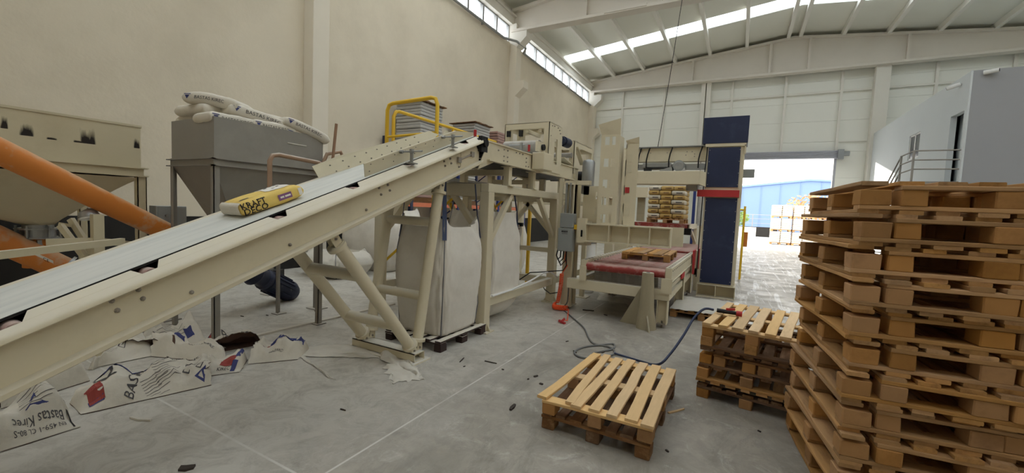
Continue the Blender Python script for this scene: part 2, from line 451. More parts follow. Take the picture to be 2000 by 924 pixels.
# concrete columns with corbels
for k, (a, b) in enumerate(COLY):
    t = struct('trim_%d' % (2 + k), MB().bb(WX, WX + .35, a, b, 0, 9.3), 'concrete_column', bevel=.015)
    h = MB()
    if k in (2, 3):
        h.prism([(WX + .35, a, 6.6), (WX + .75, a, 6.95), (WX + .75, a, 7.25), (WX + .33, a, 7.25)], (0, b - a, 0))
        obj('corbel', h, 'concrete_column', t)
    h = MB().prism([(WX - .11, a - .012, 8.95), (WX + .362, a - .012, 8.7), (WX + .8, a - .012, 9.1), (WX + .8, a - .012, 9.42), (WX - .11, a - .012, 9.42)], (0, b - a + .024, 0)).bb(WX - .11, WX + .3, a - .012, b + .012, 9.42, 9.7)
    obj('column_head', h, 'white_concrete', t)
# drain pipe along the wall under the windows
t = thing('drain_pipe', 'thin grey pipe running along the left wall just below the window strip', 'pipe', (WX + .1, 16, 8.8))
obj('pipe_run', MB().tube([(WX + .1, YB, 8.86), (WX + .1, 15.6, 8.86), (WX + .45, 16.1, 8.84), (WX + .45, 16.95, 8.84), (WX + .1, 17.4, 8.84), (WX + .1, FY - .6, 8.8)], .05, 10), 'zinc', t, smooth=True)
for y in range(2, 27, 3):
    obj('pipe_clamp', MB().bb(WX + .003, WX + .12, y - .02, y + .02, 8.78, 8.93), 'zinc', t)

# girders with tapered I section
def girder(name, y, zb, label, stiff):
    t = struct(name, MB(), 'girder_paint', label=label)
    x0, x1 = WX + .05, RX
    top = lambda x: roofz(x) - .0
    w = MB(); xs = [x0, 1.84, x1]
    w.prism([(x0, y - .04, zb), (x1, y - .04, zb), (x1, y - .04, top(x1)), (1.84, y - .04, top(1.84)), (x0, y - .04, top(x0))], (0, .08, 0))
    obj('web', w, 'girder_paint', t)
    f = MB().bb(x0, x1, y - .26, y + .2, zb - .06, zb + .06)
    obj('lower_flange', f, 'girder_paint', t, bevel=.01)
    for a, b in ((x0, 1.84), (1.84, x1)):
        obj('upper_flange', MB().prism([(a, y - .24, top(a) - .12), (b, y - .24, top(b) - .12), (b, y - .24, top(b)), (a, y - .24, top(a))], (0, .44, 0)), 'girder_paint', t)
    for x in stiff:
        obj('stiffener', MB().bb(x - .06, x + .06, y - .22, y + .17, zb + .05, top(x) - .1), 'girder_paint', t)
    if name == 'trim_7':
        obj('duct_patch', MB().bb(-5.2, -3.6, y - .3, y - .16, zb - .02, zb + .1), 'girder_paint', t)
girder('trim_6', 27.4, 9.66, 'far roof girder in front of the gate wall', (-3.13, .81, 2.59, 6.54))
girder('trim_7', 16.5, 9.4, 'nearer roof girder crossing the hall overhead', (-6, -3.13, 0, 2.59, 6.54))
girder('trim_8', 6.6, 9.4, 'roof girder over the front of the hall', (-6, -3, 0, 3))
# roof: sheets between skylight strips, purlins
SKY = [(22.75, 23.95), (10.4, 12.4), (7.3, 8.7), (2.6, 4.4), (-2.0, -.4)]  # nearer strips are added out of view, their widths set to light the hall
edges = []
y = YB
for a, b in sorted(SKY):
    edges.append((y, a, 'sheet')); edges.append((a, b, 'sky')); y = b
edges.append((y, FY + .3, 'sheet'))
PX = [-7.81, -5.97, -4.1, -2.22, -.36, 1.58, 2.12, 3.95, 5.75, 7.6, 9.45, 11.3]
ce = struct('ceiling', MB(), 'roof_sheet', label='light grey sandwich panel roof with daylight strips')
bays = [WX - .4] + PX + [RX + .3]
for (a, b, kd) in edges:
    for p, q in zip(bays, bays[1:]):
        if p == 1.58: zz = [(1.58, roofz(1.58)), (1.84, roofz(1.84)), (2.12, roofz(2.12))]
        else: zz = [(p, roofz(p)), (q, roofz(q))]
        m = MB()
        for (u, zu), (v, zv) in zip(zz, zz[1:]):
            m.prism([(u, a, zu + .2), (v, a, zv + .2), (v, a, zv + .2 + (.06 if kd == 'sheet' else .012)), (u, a, zu + .2 + (.06 if kd == 'sheet' else .012))], (0, b - a, 0))
        obj('roof_sheet' if kd == 'sheet' else 'skylight_panel', m, 'roof_sheet' if kd == 'sheet' else 'skylight_sheet', ce)
for x in PX:
    obj('purlin', MB().bb(x - .08, x + .08, YB, FY - .3, roofz(x) - .06, roofz(x) + .2), 'purlin_paint', ce)

# gate wall of sandwich panels
wb = struct('wall_back', MB(), 'wall_sheet', label='white panelled end wall with the roller gate')
ZS = [0, 1.05, 2.05, 3.05, 4.05, 5.45, 5.98, 7.08, 8.1, 9.2, 10.4, 11.8]
VX = [WX, -7.31, -4.72, -2.57, -2.06, -.94, 1.69, 4.17, 5.44, 6.0, 7.82, 10.4, RX]
DX0, DX1, DZ = -.26, 4.17, 5.06
for z0, z1 in zip(ZS, ZS[1:]):
    for a, b in ((WX, -2.3), (-2.3, 4.17), (4.17, 5.7), (5.7, RX)):
        if z0 < 5.0 and a == -2.3: b = DX0
        g = .004
        obj('wall_panel', MB().bb(a + g, b - g, FY, FY + .1, z0 + g, z1 - g), 'wall_sheet', wb)
obj('backing', MB().bb(WX, DX0 - .02, FY + .08, FY + .14, 0, 11.8).bb(DX1 + .02, RX, FY + .08, FY + .14, 0, 11.8).bb(DX0 - .02, DX1 + .02, FY + .08, FY + .14, 5.2, 11.8), 'wall_sheet', wb)
for x in (-7.31, -4.72, -.94, 1.69, 4.17, 7.82, 10.4):
    lo = 5.45 if DX0 < x < DX1 - .1 else 0
    obj('mullion', MB().bb(x - .06, x + .06, FY - .14, FY - .001, lo, 9.6), 'purlin_paint', wb)
for a, b in ((WX + .35, -2.6), (-2.0, 5.4), (6.05, RX)):
    obj('girt', MB().bb(a, b, FY - .12, FY - .01, 8.54, 8.64), 'purlin_paint', wb)
obj('girt', MB().bb(4.2, 5.4, FY - .08, FY - .01, 5.94, 5.99), 'purlin_paint', wb)
t = struct('trim_9', MB(), 'white_concrete', label='twin pale column in the middle of the gate wall')
obj('column_half', MB().bb(-2.58, -2.36, FY - .35, FY, 0, 9.62), 'white_concrete', t)
obj('column_half', MB().bb(-2.3, -2.06, FY - .35, FY, 0, 9.62), 'white_concrete', t)
struct('trim_10', MB().bb(5.44, 6.02, FY - .5, FY, 0, 9.62), 'white_concrete', label='broad pale column beside the gate', bevel=.02)
# roller gate
d1 = struct('door_1', MB().bb(DX0 - .1, DX1 + .1, FY - .32, FY - .02, 5.06, 5.46), 'shutter', label='rolled-up grey shutter of the open gate')
for i in range(5):
    obj('shutter_slat', MB().tube([(DX0 - .05, FY - .33, 5.09 + .08 * i), (DX1 + .05, FY - .33, 5.09 + .08 * i)], .035, 8), 'shutter', d1, smooth=True)
for x in (DX0, DX1):
    obj('guide_rail', MB().bb(x - .05, x + .05, FY - .16, FY - .02, 0, 5.1), 'shutter', d1)
obj('gate_motor', MB().tube([(DX1 + .1, FY - .25, 5.3), (DX1 + .55, FY - .25, 5.3)], .13, 12).bb(DX1 + .05, DX1 + .3, FY - .45, FY - .1, 5.0, 5.5), 'grey_motor', d1, smooth=True)
# right wall and office block
struct('wall_front', MB().bb(WX, RX, YB - .2, YB, 0, 11.8), 'plaster', label='plastered end wall behind the viewer')
struct('wall_right', MB().bb(RX, RX + .3, YB, FY, 0, 10.4), 'plaster', label='right side wall of the hall')
OX, OY, OZ = 5.585, 17.23, 6.24
wo = struct('wall_office', MB(), 'office_render', label='smooth white rendered office block standing in the hall')
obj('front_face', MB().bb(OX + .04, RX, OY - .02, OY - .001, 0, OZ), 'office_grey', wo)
obj('front_core', MB().bb(OX + .151, RX, OY + .001, OY + .15, 0, OZ), 'office_render', wo)
s_ = MB()
dy0, dy1, dz0, dz1 = 17.42, 18.33, 3.05, 5.15
wy0, wy1, wz0, wz1 = 20.86, 21.98, 4.22, 5.17
for (a, b, c, d) in ((OY, dy0, 0, OZ), (dy0, dy1, 0, dz0), (dy0, dy1, dz1, OZ), (dy1, wy0, 0, OZ), (wy0, wy1, 0, wz0), (wy0, wy1, wz1, OZ), (wy1, FY - .5, 0, OZ)):
    s_.bb(OX, OX + .15, a, b, c, d)
obj('side_face', s_, 'office_render', wo)
obj('roof_slab', MB().bb(OX + .1, RX, OY + .1, FY - .5, OZ - .12, OZ - .02), 'office_render', wo)
obj('inner_wall', MB().bb(OX + 1.6, OX + 1.7, OY + .2, FY - .6, 3, OZ - .15), 'office_render', wo)
obj('upper_floor', MB().bb(OX + .15, RX, OY + .15, FY - .5, 2.9, 3.05), 'office_render', wo)
obj('edge_bead', MB().bb(OX - .012, OX + .035, OY - .025, OY + .03, 0, OZ + .01), 'office_render', wo)
d2 = struct('door_2', MB().bb(OX + .3, OX + .36, dy0 - .02, dy1 + .25, dz0 + .001, OZ - .2), 'office_render', label='grey door leaf set back in the office wall')
w2 = struct('window_4', MB().bb(OX + .02, OX + .08, wy0, wy1, wz0, wz0 + .06).bb(OX + .02, OX + .08, wy0, wy1, wz1 - .06, wz1).bb(OX + .02, OX + .08, wy0, wy0 + .06, wz0, wz1).bb(OX + .02, OX + .08, wy1 - .06, wy1, wz0, wz1).bb(OX + .02, OX + .08, (wy0 + wy1) / 2 - .04, (wy0 + wy1) / 2 + .04, wz0, wz1), 'white_plastic', label='small white framed window in the office wall')
for a, b in ((wy0 + .05, (wy0 + wy1) / 2 - .03), ((wy0 + wy1) / 2 + .03, wy1 - .05)):
    obj('pane', MB().bb(OX + .04, OX + .055, a, b, wz0 + .05, wz1 - .05), 'glass_dark', w2)
# landing, stair and railing
t = thing('office_stair', 'grey steel landing and stair with railing against the white office wall', 'staircase', (5.0, 20, 0))
obj('landing', MB().bb(4.45, OX - .005, OY + .02, 18.5, 2.92, 3.04), 'grey_steel', t)
for i in range(16):
    z = 3.04 - .19 * (i + 1)
    if z > .02: obj('step', MB().bb(4.5, OX - .02, 18.5 + .27 * i, 18.8 + .27 * i, z - .03, z), 'grey_steel', t)
for x in (4.48, OX - .04):
    obj('stringer', MB().bar((x, 18.5, 2.9), (x, 18.5 + .27 * 15.2, .05), .03, .2), 'grey_steel', t)
obj('leg', MB().bb(4.47, 4.53, OY + .04, OY + .1, 0, 2.92), 'grey_steel', t)
def rail_run(pts, t, r=.022, name='rail'):
    obj(name, MB().tube(pts, r, 8), 'grey_steel', t, smooth=True)
for dz in (0, -.28, -.56):
    rail_run([(OX - .02, OY + .06, 3.975 + dz), (4.53, OY + .06, 3.975 + dz)], t)
    rail_run([(4.53, OY + .06, 3.975 + dz), (4.53, 18.45, 3.955 + dz), (4.53, 18.45 + 3.4, 3.955 + dz - 3.4 * .62)], t)
for y, z0 in ((OY + .06, 3.0), (18.45, 3.0), (20.2, 1.75)):
    obj('post', MB().bb(4.505, 4.555, y - .025, y + .025, z0, z0 + .97), 'grey_steel', t)
# cameras on the office corner
for k, (pos, dr) in enumerate((((OX - .1, OY + .6, 6.0), (-.5, .2, -.15)), ((OX + .3, OY - .1, 6.14), (.45, -.25, .02)))):
    t = thing('security_camera', ('white security camera on the office side wall by the corner', 'white security camera above the front of the office block')[k], 'camera', pos, 'cameras on the office corner')
    p = Vector(pos); d = Vector(dr).normalized()
    obj('camera_body', MB().tube([p - d * .08, p + d * .22], .06, 10), 'white_plastic', t, smooth=True)
    obj('lens', MB().tube([p + d * .22, p + d * .225], .045, 10), 'black_rubber', t)
    obj('bracket', MB().bar(p, (p.x + (.13 if k == 0 else 0), p.y + (0 if k == 0 else .13), p.z + .02), .05, .05), 'white_plastic', t)
# hanging cable
a = gy(1285, 287, 9.5); b = gy(1337, -30, 9.5); c = b + (b - a) * .75
obj('hanging_cable', MB().tube([a, (a + b) / 2 + Vector((.01, 0, 0)), b, Vector((b.x + .35, 9.5, 9.6)), Vector((b.x + .4, 9.5, 11.2))], .007, 6), 'cable_black', label='thin cable hanging from the roof to the palletiser portal', cat='cable')

# ------------------------------------------------------------------ outside the gate
struct('ground_outside', MB().bb(-60, 70, FY + .25, 120, -.3, -.02), 'yard_ground', label='pale yard beyond the gate')
t = thing('blue_building', 'large blue clad warehouse across the yard with a low gable', 'building', (6, 62, 0))
obj('wall', MB().prism([(-22, 60, -.02), (34, 60, -.02), (34, 60, 5.2), (6.8, 60, 6.45), (-22, 60, 2.9)], (0, 14, 0)), 'blue_cladding', t)
for i in range(27):
    x = -20 + i * 2.0
    zt = (2.9 + (x + 22) * 3.55 / 28.8) if x < 6.8 else 6.45 - (x - 6.8) * 1.25 / 27.2
    obj('cladding_rib', MB().bb(x - .03, x + .03, 59.94, 60.0, 0, zt - .05), 'blue_cladding', t)
obj('roof_edge', MB().prism([(-22.3, 59.8, 2.9), (6.8, 59.8, 6.45), (34.3, 59.8, 5.2), (34.3, 59.8, 5.42), (6.8, 59.8, 6.68), (-22.3, 59.8, 3.12)], (0, 14.4, 0)), 'blue_cladding', t)
t = thing('yard_fence', 'low dark wall with thin wire fence in front of the blue warehouse', 'fence', (0, 48, 0))
obj('plinth', MB().bb(-14, 3.2, 48, 48.3, -.02, .95), 'dark_base', t)
for i in range(9):
    obj('post', MB().bb(-13 + 2 * i, -12.93 + 2 * i, 48.1, 48.17, .9, 2.2), 'grey_steel', t)
for z in (1.3, 1.75, 2.15):
    obj('wire', MB().tube([(-14, 48.13, z), (3.2, 48.13, z)], .02, 5), 'grey_steel', t)
obj('concrete_slab', MB().bb(-.6, 1.2, 41, 41.25, -.02, 1.0), 'white_concrete', label='pale concrete slab standing in the yard left of the wrapped sacks', cat='slab')
# wrapped sack pallets outside, three high
gname = {0: 'bottom', 1: 'middle', 2: 'top'}
M('sack_row', (224, 214, 198), .5, var=.1, scale=3, stretch=(2, 2, 9), rgb2=(202, 174, 148), thr=(.5, .68), scale2=3, spec=.5)
cols = [(1.9, 34.65, 'left'), (3.18, 34.6, 'second'), (4.48, 35.6, 'third'), (5.9, 35.9, 'fourth')]
for (x, y, wh) in cols:
    for k in range(3):
        z = k * .93 - .02
        t = thing('wrapped_sack_pallet', '%s film-wrapped pallet of sacks in the %s outdoor column beyond the gate' % (gname[k], {'left': 'leftmost', 'second': 'second', 'third': 'third', 'fourth': 'rightmost'}[wh]), 'sack pallet', (x + .6, y + .5, z), 'wrapped sack pallets in the yard')
        p = MB().bb(x, x + 1.2, y, y + 1.0, z + .1, z + .14)
        for i in range(3): p.bb(x + .53 * i, x + .53 * i + .14, y, y + 1, z, z + .1)
        obj('pallet', p, 'wood', t)
        for r in range(6):
            zz = z + .145 + r * .128
            for q in range(2):
                obj('sack', MB().bb(x + .01 + q * .6, x + .59 + q * .6, y - .02, y + 1.0, zz, zz + .122), 'sack_row', t, bevel=.04)
def tree(name, label, x, y, h, r, mat, seed, n=420, trunk=.12):
    rnd = random.Random(seed)
    t = thing(name, label, 'tree', (x, y, -.02))
    obj('trunk', MB().tube([(x, y, -.05), (x + .1, y, h * .4), (x, y, h * .75)], trunk, 8, r1=trunk * .4), 'bark', t, smooth=True)
    for i in range(5):
        a = i * 1.3; obj('branch', MB().tube([(x, y, h * .4), (x + math.cos(a) * r * .6, y + math.sin(a) * r * .6, h * .75)], trunk * .4, 6, r1=.02), 'bark', t)
    m = MB()
    for i in range(n):
        while True:
            p = Vector((rnd.uniform(-1, 1), rnd.uniform(-1, 1), rnd.uniform(-1, 1)))
            if p.length < 1 and nz3(p.x * 1.7 + seed, p.y * 1.7, p.z * 1.7) > -.12: break
        c = Vector((x + p.x * r, y + p.y * r, h * .68 + p.z * h * .32)); s = rnd.uniform(.1, .22)
        u = Vector((rnd.gauss(0, 1), rnd.gauss(0, 1), rnd.gauss(0, 1))).normalized(); w = u.orthogonal().normalized()
        m.add([c - u * s, c + w * s * .5, c + u * s, c - w * s * .5], [(0, 1, 2, 3)])
    o = obj('foliage', m, mat, t, fix=False); o['kind'] = 'stuff'
tree('autumn_tree', 'orange-leaved autumn tree behind the wrapped sack pallets', 5.3, 46, 4.3, 2.1, 'leaf_orange', 3, 520)
tree('yard_shrub', 'green shrub beside the navy column beyond the gate', -.6, 42, 2.7, 1.3, 'leaf_green', 5, 500, .06)
# ------------------------------------------------------------------ inclined belt conveyor
SLP = .39
zb = lambda y: .483 + SLP * y
def extr(prof, y0, y1, z=zb, n=1):
    """profile (x, dz) carried along the slope from y0 to y1"""
    m = MB(); rings = []
    for i in range(n + 1):
        y = y0 + (y1 - y0) * i / n
        rings.append([(x, y, z(y) + d) for x, d in prof])
    m.loft(rings); return m
cv = thing('inclined_belt_conveyor', 'long cream-painted belt conveyor climbing from lower left towards the filling machine', 'conveyor', (-3.3, 2.0, 0))
Y0, Y1 = -1.0, 4.42
near = MB()
near.loft([[(x, y, zb(y) + d) for x, d in ((-2.94, .0), (-2.86, .0), (-2.855, .004), (-2.855, .03), (-2.86, .034), (-2.93, .034), (-2.93, .252), (-2.862, .252), (-2.855, .258), (-2.857, .272), (-2.868, .285), (-2.885, .294), (-2.92, .308), (-2.92, .298), (-2.89, .286), (-2.94, .27))] for y in (Y0, Y1)])
nb = obj('side_beam', near, 'cream_paint', cv, smooth=True)
far = MB(); far.loft([[(x, y, zb(y) + d) for x, d in ((-3.66, .0), (-3.74, .0), (-3.74, .30), (-3.7, .335), (-3.62, .335), (-3.62, .32), (-3.66, .30))] for y in (Y0, Y1)])
fb = obj('side_beam', far, 'cream_paint', cv)
# inner lip of the top flange with the notches that bare the idlers
NT = [-.1, .57, 1.09, 1.87, 2.53, 3.22, 4.15]
ys = [Y0]
for k in NT: ys += [k - .075, k + .055]
ys.append(Y1)
for i in range(0, len(ys), 2):
    a, b = ys[i], ys[i + 1]
    m = MB(); m.add([(-2.919, a - .03, zb(a - .03) + .3085), (-2.919, b + .03, zb(b + .03) + .3085), (-2.982, b, zb(b) + .335), (-2.982, a, zb(a) + .335),
                     (-2.919, a - .03, zb(a - .03) + .2995), (-2.919, b + .03, zb(b + .03) + .2995), (-2.982, b, zb(b) + .326), (-2.982, a, zb(a) + .326)],
                    [(0, 1, 2, 3), (7, 6, 5, 4), (0, 4, 5, 1), (1, 5, 6, 2), (2, 6, 7, 3), (3, 7, 4, 0)])
    obj('flange_lip', m, 'cream_paint', nb)
bt = MB()
def beltz(x):
    u = (x + 3.3) / .31
    return .333 + .008 * max(0, abs(u) - .6) / .4
bt.grid(1, 14, lambda u, v: (-2.995 - .615 * v, Y0 + (4.5 - Y0) * u, zb(Y0 + (4.5 - Y0) * u) + beltz(-2.995 - .615 * v)))
obj('belt', bt, 'belt', cv, smooth=True)
obj('gap_shade_strip', extr([(-2.994, .326), (-2.994, .3385), (-3.01, .331), (-3.6, .331), (-3.6, .32), (-3.01, .32)], Y0, 4.45), 'black_rubber', cv)  # black strip put in for the shade of the gap beside the belt
obj('belt_return', extr([(-3.0, .05), (-3.6, .05), (-3.6, .06), (-3.0, .06)], Y0, 4.4), 'black_rubber', cv)
obj('slider_pan', extr([(-2.932, .2), (-3.66, .2), (-3.66, .21), (-2.932, .21)], Y0, 4.35), 'dark_gap', cv)
for k in NT:
    obj('idler_roller', MB().tube([(-2.935, k + .01, zb(k) + .272), (-2.99, k + .01, zb(k) + .272), (-3.63, k + .01, zb(k) + .272)], .042, 14), 'roller_pink', cv, smooth=True)
y = 4.42
obj('head_pulley', MB().tube([(-2.9, y, zb(y) + .24), (-3.68, y, zb(y) + .24)], .075, 18), 'black_rubber', cv, smooth=True)
def bolt(x, y, z, par, ax=(1, 0, 0), r=.009, name='bolt'):
    obj(name, MB().lathe([(r * 1.5, 0), (r * 1.5, .004), (r, .004), (r, .014), (r * .6, .017)], (x, y, z), ax, 8), 'steel_bolt', par)
def bolts_px(pts, X, par):
    for p in pts:
        q = gx(p[0], p[1], X); bolt(q.x, q.y, q.z, par)
bolts_px([(218, 588), (270, 566), (279, 583), (229, 606), (374, 571), (740, 367), (757, 361), (761, 372), (744, 380), (566, 478), (715, 410),
          (867, 315), (879, 310), (881, 319), (869, 324), (896, 326)], -2.93, nb)
for sx, sy in ((0, 0), (.13, -.07)):
    pass
# take-up screw and splice near the head
q = gx(905, 308, -2.93); r_ = gx(916, 305, -2.93)
obj('take_up_screw', MB().tube([(-2.915, q.y - .1, q.z - .04), (-2.915, q.y + .16, q.z + .06)], .01, 8).box((-2.915, q.y - .1, q.z - .04), (.03, .06, .06)).box((-2.915, q.y + .16, q.z + .06), (.03, .06, .06)), 'steel_bolt', nb)
obj('splice_plate', extr([(-2.929, .06), (-2.922, .06), (-2.922, .24), (-2.929, .24)], 4.03, 4.34), 'cream_paint', nb)
q = gx(947, 290, -2.9)
obj('bearing', MB().bb(-2.92, -2.87, 4.38, 4.52, zb(4.4) + .15, zb(4.4) + .34).tube([(-2.9, 4.45, zb(4.4) + .26), (-2.84, 4.45, zb(4.4) + .26)], .05, 14), 'black_rubber', nb)
# side guards standing over the upper part of the belt
def guard(X, pts, lean, par):
    m = MB(); th = .006
    for s in (0, 1):
        m.v += [(X + lean * h + th * s, y, z) for y, z, h in pts]
    n = len(pts)
    m.f += [tuple(range(n)), tuple(reversed(range(n, 2 * n)))] + [(i, (i + 1) % n, n + (i + 1) % n, n + i) for i in range(n)]
    return obj('side_guard', m, 'cream_paint_dusty', par)
P = [(2.70, 2.00, 1), (2.74, 1.885, 0), (3.1, 2.03, 0), (4.30, 2.50, 0), (4.5, 2.565, 0), (4.45, 2.60, .4), (4.06, 2.545, 1), (3.05, 2.15, 1)]
g1 = guard(-3.07, P, .03, cv)
g2 = guard(-3.6, [(2.60, 1.975, 1), (2.65, 1.872, 0), (3.1, 2.03, 0), (4.30, 2.50, 0), (4.45, 2.6, .4), (4.28, 2.615, 1), (2.9, 2.115, 1)], -.03, cv)
obj('guard_edge', MB().tube([(-3.04, 2.70, 2.0), (-3.04, 3.05, 2.15), (-3.04, 4.06, 2.545)], .006, 6), 'cream_paint', g1)
for i in range(9):
    y = 2.78 + i * .15; zt = (2.0 + (y - 2.7) * .428) if y < 3.05 else 2.15 + (y - 3.05) * .391
    bolt(-3.046, y, zt - .025, g1, r=.005)
    if i % 2 == 0: bolt(-3.06, y, zt - .09, g1, r=.005)
    bolt(-3.605, y, zt - .03, g2, r=.005); bolt(-3.6, y + .07, zt - .08, g2, r=.005)
for yb in (3.17, 3.83):
    z = zb(yb) + .34
    br = obj('guard_bracket', MB().bb(-2.93, -2.86, yb - .05, yb + .05, z - .004, z + .006).bb(-2.915, -2.88, yb - .006, yb + .006, z, z + .12).bb(-2.91, -2.885, yb - .02, yb + .02, z + .1, z + .14), 'zinc', cv)
    obj('clamp_rod', MB().tube([(-3.06, yb - .02, z + .115), (-2.78, yb + .02, z + .12)], .009, 8).tube([(-3.07, yb - .02, z + .115), (-3.0, yb - .015, z + .115)], .018, 8), 'zinc', br, smooth=True)
# A-frame support
leg = thing('conveyor_support', 'cream tubular A-frame legs under the belt conveyor in front of the big bag', 'support frame', (-3.3, 3.3, 0))
for X in (-2.97, -3.68):
    sg = 1 if X > -3 else -1
    l1 = obj('leg', MB().tube([(X, 3.42, .2), (X, 3.7, 1.83)], .058, 16), 'cream_paint', leg, smooth=True)
    l2 = obj('leg', MB().tube([(X, 3.30, .16), (X, 2.37, 1.3)], .058, 16), 'cream_paint', leg, smooth=True)
    for (p, par, d) in (((X, 3.42, .2), l1, (0, .17, 1)), ((X, 3.7, 1.8), l1, (0, .17, 1)), ((X, 2.37, 1.27), l2, (0, -.63, .78)), ((X, 3.30, .17), l2, (0, -.63, .78))):
        obj('collar', MB().lathe([(.058, -.02), (.082, -.015), (.082, .015), (.058, .02)], p, d, 16), 'cream_paint', par, smooth=True)
    for (p, q2, par) in (((X, 3.42, .2), (X, 3.41, .05), l1), ((X, 3.7, 1.8), (X, 3.73, 1.96), l1), ((X, 2.37, 1.28), (X, 2.29, 1.4), l2), ((X, 3.30, .17), (X, 3.36, .05), l2)):
        for dx in (-.03, .03):
            obj('lug', MB().bar((p[0] + dx, p[1], p[2]), (q2[0] + dx, q2[1], q2[2]), .012, .08, (0, 1, .2)), 'cream_paint', par)
        bolt(X + .036, (p[1] + q2[1]) / 2, (p[2] + q2[2]) / 2, par)
obj('cross_tube', MB().tube([(-2.97, 2.62, .99), (-3.68, 2.62, .99)], .055, 14), 'cream_paint', leg, smooth=True)
obj('cross_tube', MB().tube([(-2.97, 3.08, .43), (-3.68, 3.08, .43)], .055, 14), 'cream_paint', leg, smooth=True)
obj('cross_tube', MB().tube([(-2.97, 3.50, .66), (-3.68, 3.50, .66)], .05, 14), 'cream_paint', leg, smooth=True)
obj('cross_tube', MB().tube([(-2.97, 3.64, 1.47), (-3.68, 3.64, 1.47)], .05, 14), 'cream_paint', leg, smooth=True)
bx_ = MB()
bx_.bb(-2.87, -3.8, 3.26, 3.27, .012, .1).bb(-2.87, -3.8, 3.41, 3.42, .012, .1).bb(-2.87, -3.8, 3.26, 3.42, .092, .1).bb(-2.87, -3.8, 3.26, 3.42, .012, .02)
bx_.bb(-2.83, -3.86, 3.2, 3.48, 0, .012)
obj('base_channel', bx_, 'cream_paint_dusty', leg)

# the yellow sack riding up the belt
def sack_fn(L, W, T, seed=0, crumple=.012, p=8.0):
    """closed full sack: returns fn(u,v,top) with u,v in -1..1 (metres scaled), local coordinates, base at z=0"""
    def f(u, v, s):
        e = max(0.0, (1 - abs(u) ** p)) ** .38 * max(0.0, (1 - abs(v) ** p)) ** .38
        x = u * L / 2 * (1 - .03 * (1 - e)); y = v * W / 2 * (1 - .03 * (1 - e))
        n_ = nz3(u * 2.3 + seed, v * 2.0, s * 3.1 + seed) * crumple + nz3(u * 6 + seed, v * 5, s) * crumple * .5
        z = T / 2 + s * (T / 2 * e + n_ * e)
        return Vector((x, y, max(z, 0.0)))
    return f
def sack_mesh(L, W, T, seed=0, crumple=.012, sag=None, nu=20, nv=12, p=8.0):
    f = sack_fn(L, W, T, seed, crumple, p); m = MB()
    w = (lambda q: sag(q)) if sag else (lambda q: q)
    for s in (1, -1):
        m.grid(nu, nv, lambda u, v: w(f(math.sin((u - .5) * math.pi), math.sin((v - .5) * math.pi), s)))
    return m, f, w
def weld(o, d=.0005):
    bm = bmesh.new(); bm.from_mesh(o.data); bmesh.ops.remove_doubles(bm, verts=bm.verts, dist=d)
    bmesh.ops.recalc_face_normals(bm, faces=bm.faces); bm.to_mesh(bm and o.data); bm.free(); o.data.shade_smooth()
yc = 1.985
ang = math.atan(SLP)
t = thing('yellow_sack', 'full yellow paper sack lettered KRAFT DECO riding up the belt', 'sack', (-3.335, yc, zb(yc) + .331), local=True)
t.rotation_euler = (ang, 0, math.radians(-5))
m, f, w = sack_mesh(.35, .52, .115, 3, .006)
b_ = obj('sack_body', m, 'yellow_bag', t); weld(b_)
def top_of(f, L, W, off=.003):
    return lambda a, b: f(max(-.985, min(.985, a * 2 / L)), max(-.985, min(.985, b * 2 / W)), 1) + Vector((0, 0, off))
tf = top_of(f, .35, .52)
def sx_(L, T, b, pw=8.0):
    """half extent of a full sack at height b from its middle"""
    e = min(.985, abs(b) / (T / 2)); u = (1 - e ** (1 / .38)) ** (1 / pw)
    return L / 2 * u * (1 - .03 * (1 - e))
def sd(off=.0):
    """+X side of the yellow sack: a along the belt, b up from mid height"""
    return lambda a, b: Vector((sx_(.35, .115, b) + .004 + off, a, .0575 + b))
rot = lambda fn: (lambda a, b: fn(-b, a))
lettering('KRAFT', .062, lambda a, b: sd()(a - .15, b + .021), 'ink_black', t, bold=.012)
lettering('DECO', .066, lambda a, b: sd()(a - .145, b - .024), 'ink_black', t, bold=.014)
patch(sd(), .035, .145, -.022, .024, 'ink_purple', t, 'purple_panel')
patch(sd(.002), .05, .08, -.006, .008, 'ink_white', t, 'white_print', 2, 2)
patch(sd(.002), .088, .135, -.006, .008, 'ink_white', t, 'white_print', 2, 2)
patch(sd(), .205, .235, -.03, .03, 'ink_white', t, 'white_tab', 2, 4)
patch(tf, -.15, .10, .02, .22, 'ink_white', t, 'printed_panel', 8, 8)
for (a, b) in ((-.12, .17), (-.09, .12), (-.06, .19), (-.03, .15), (-.1, .08), (-.05, .06), (.0, .1)):
    patch(lambda p, q: tf(p, q) + Vector((0, 0, .002)), a, a + .02, b - .012, b + .012, 'ink_grey', t, 'grey_mark', 1, 1)
patch(tf, .06, .1, -.2, -.13, 'ink_grey', t, 'grey_stamp', 2, 2)
patch(lambda a, b: Vector((a, -sx_(.52, .115, b) - .003, .0575 + b)), -.155, .155, -.05, .05, 'bag_paper', t, 'sack_end', 4, 12)

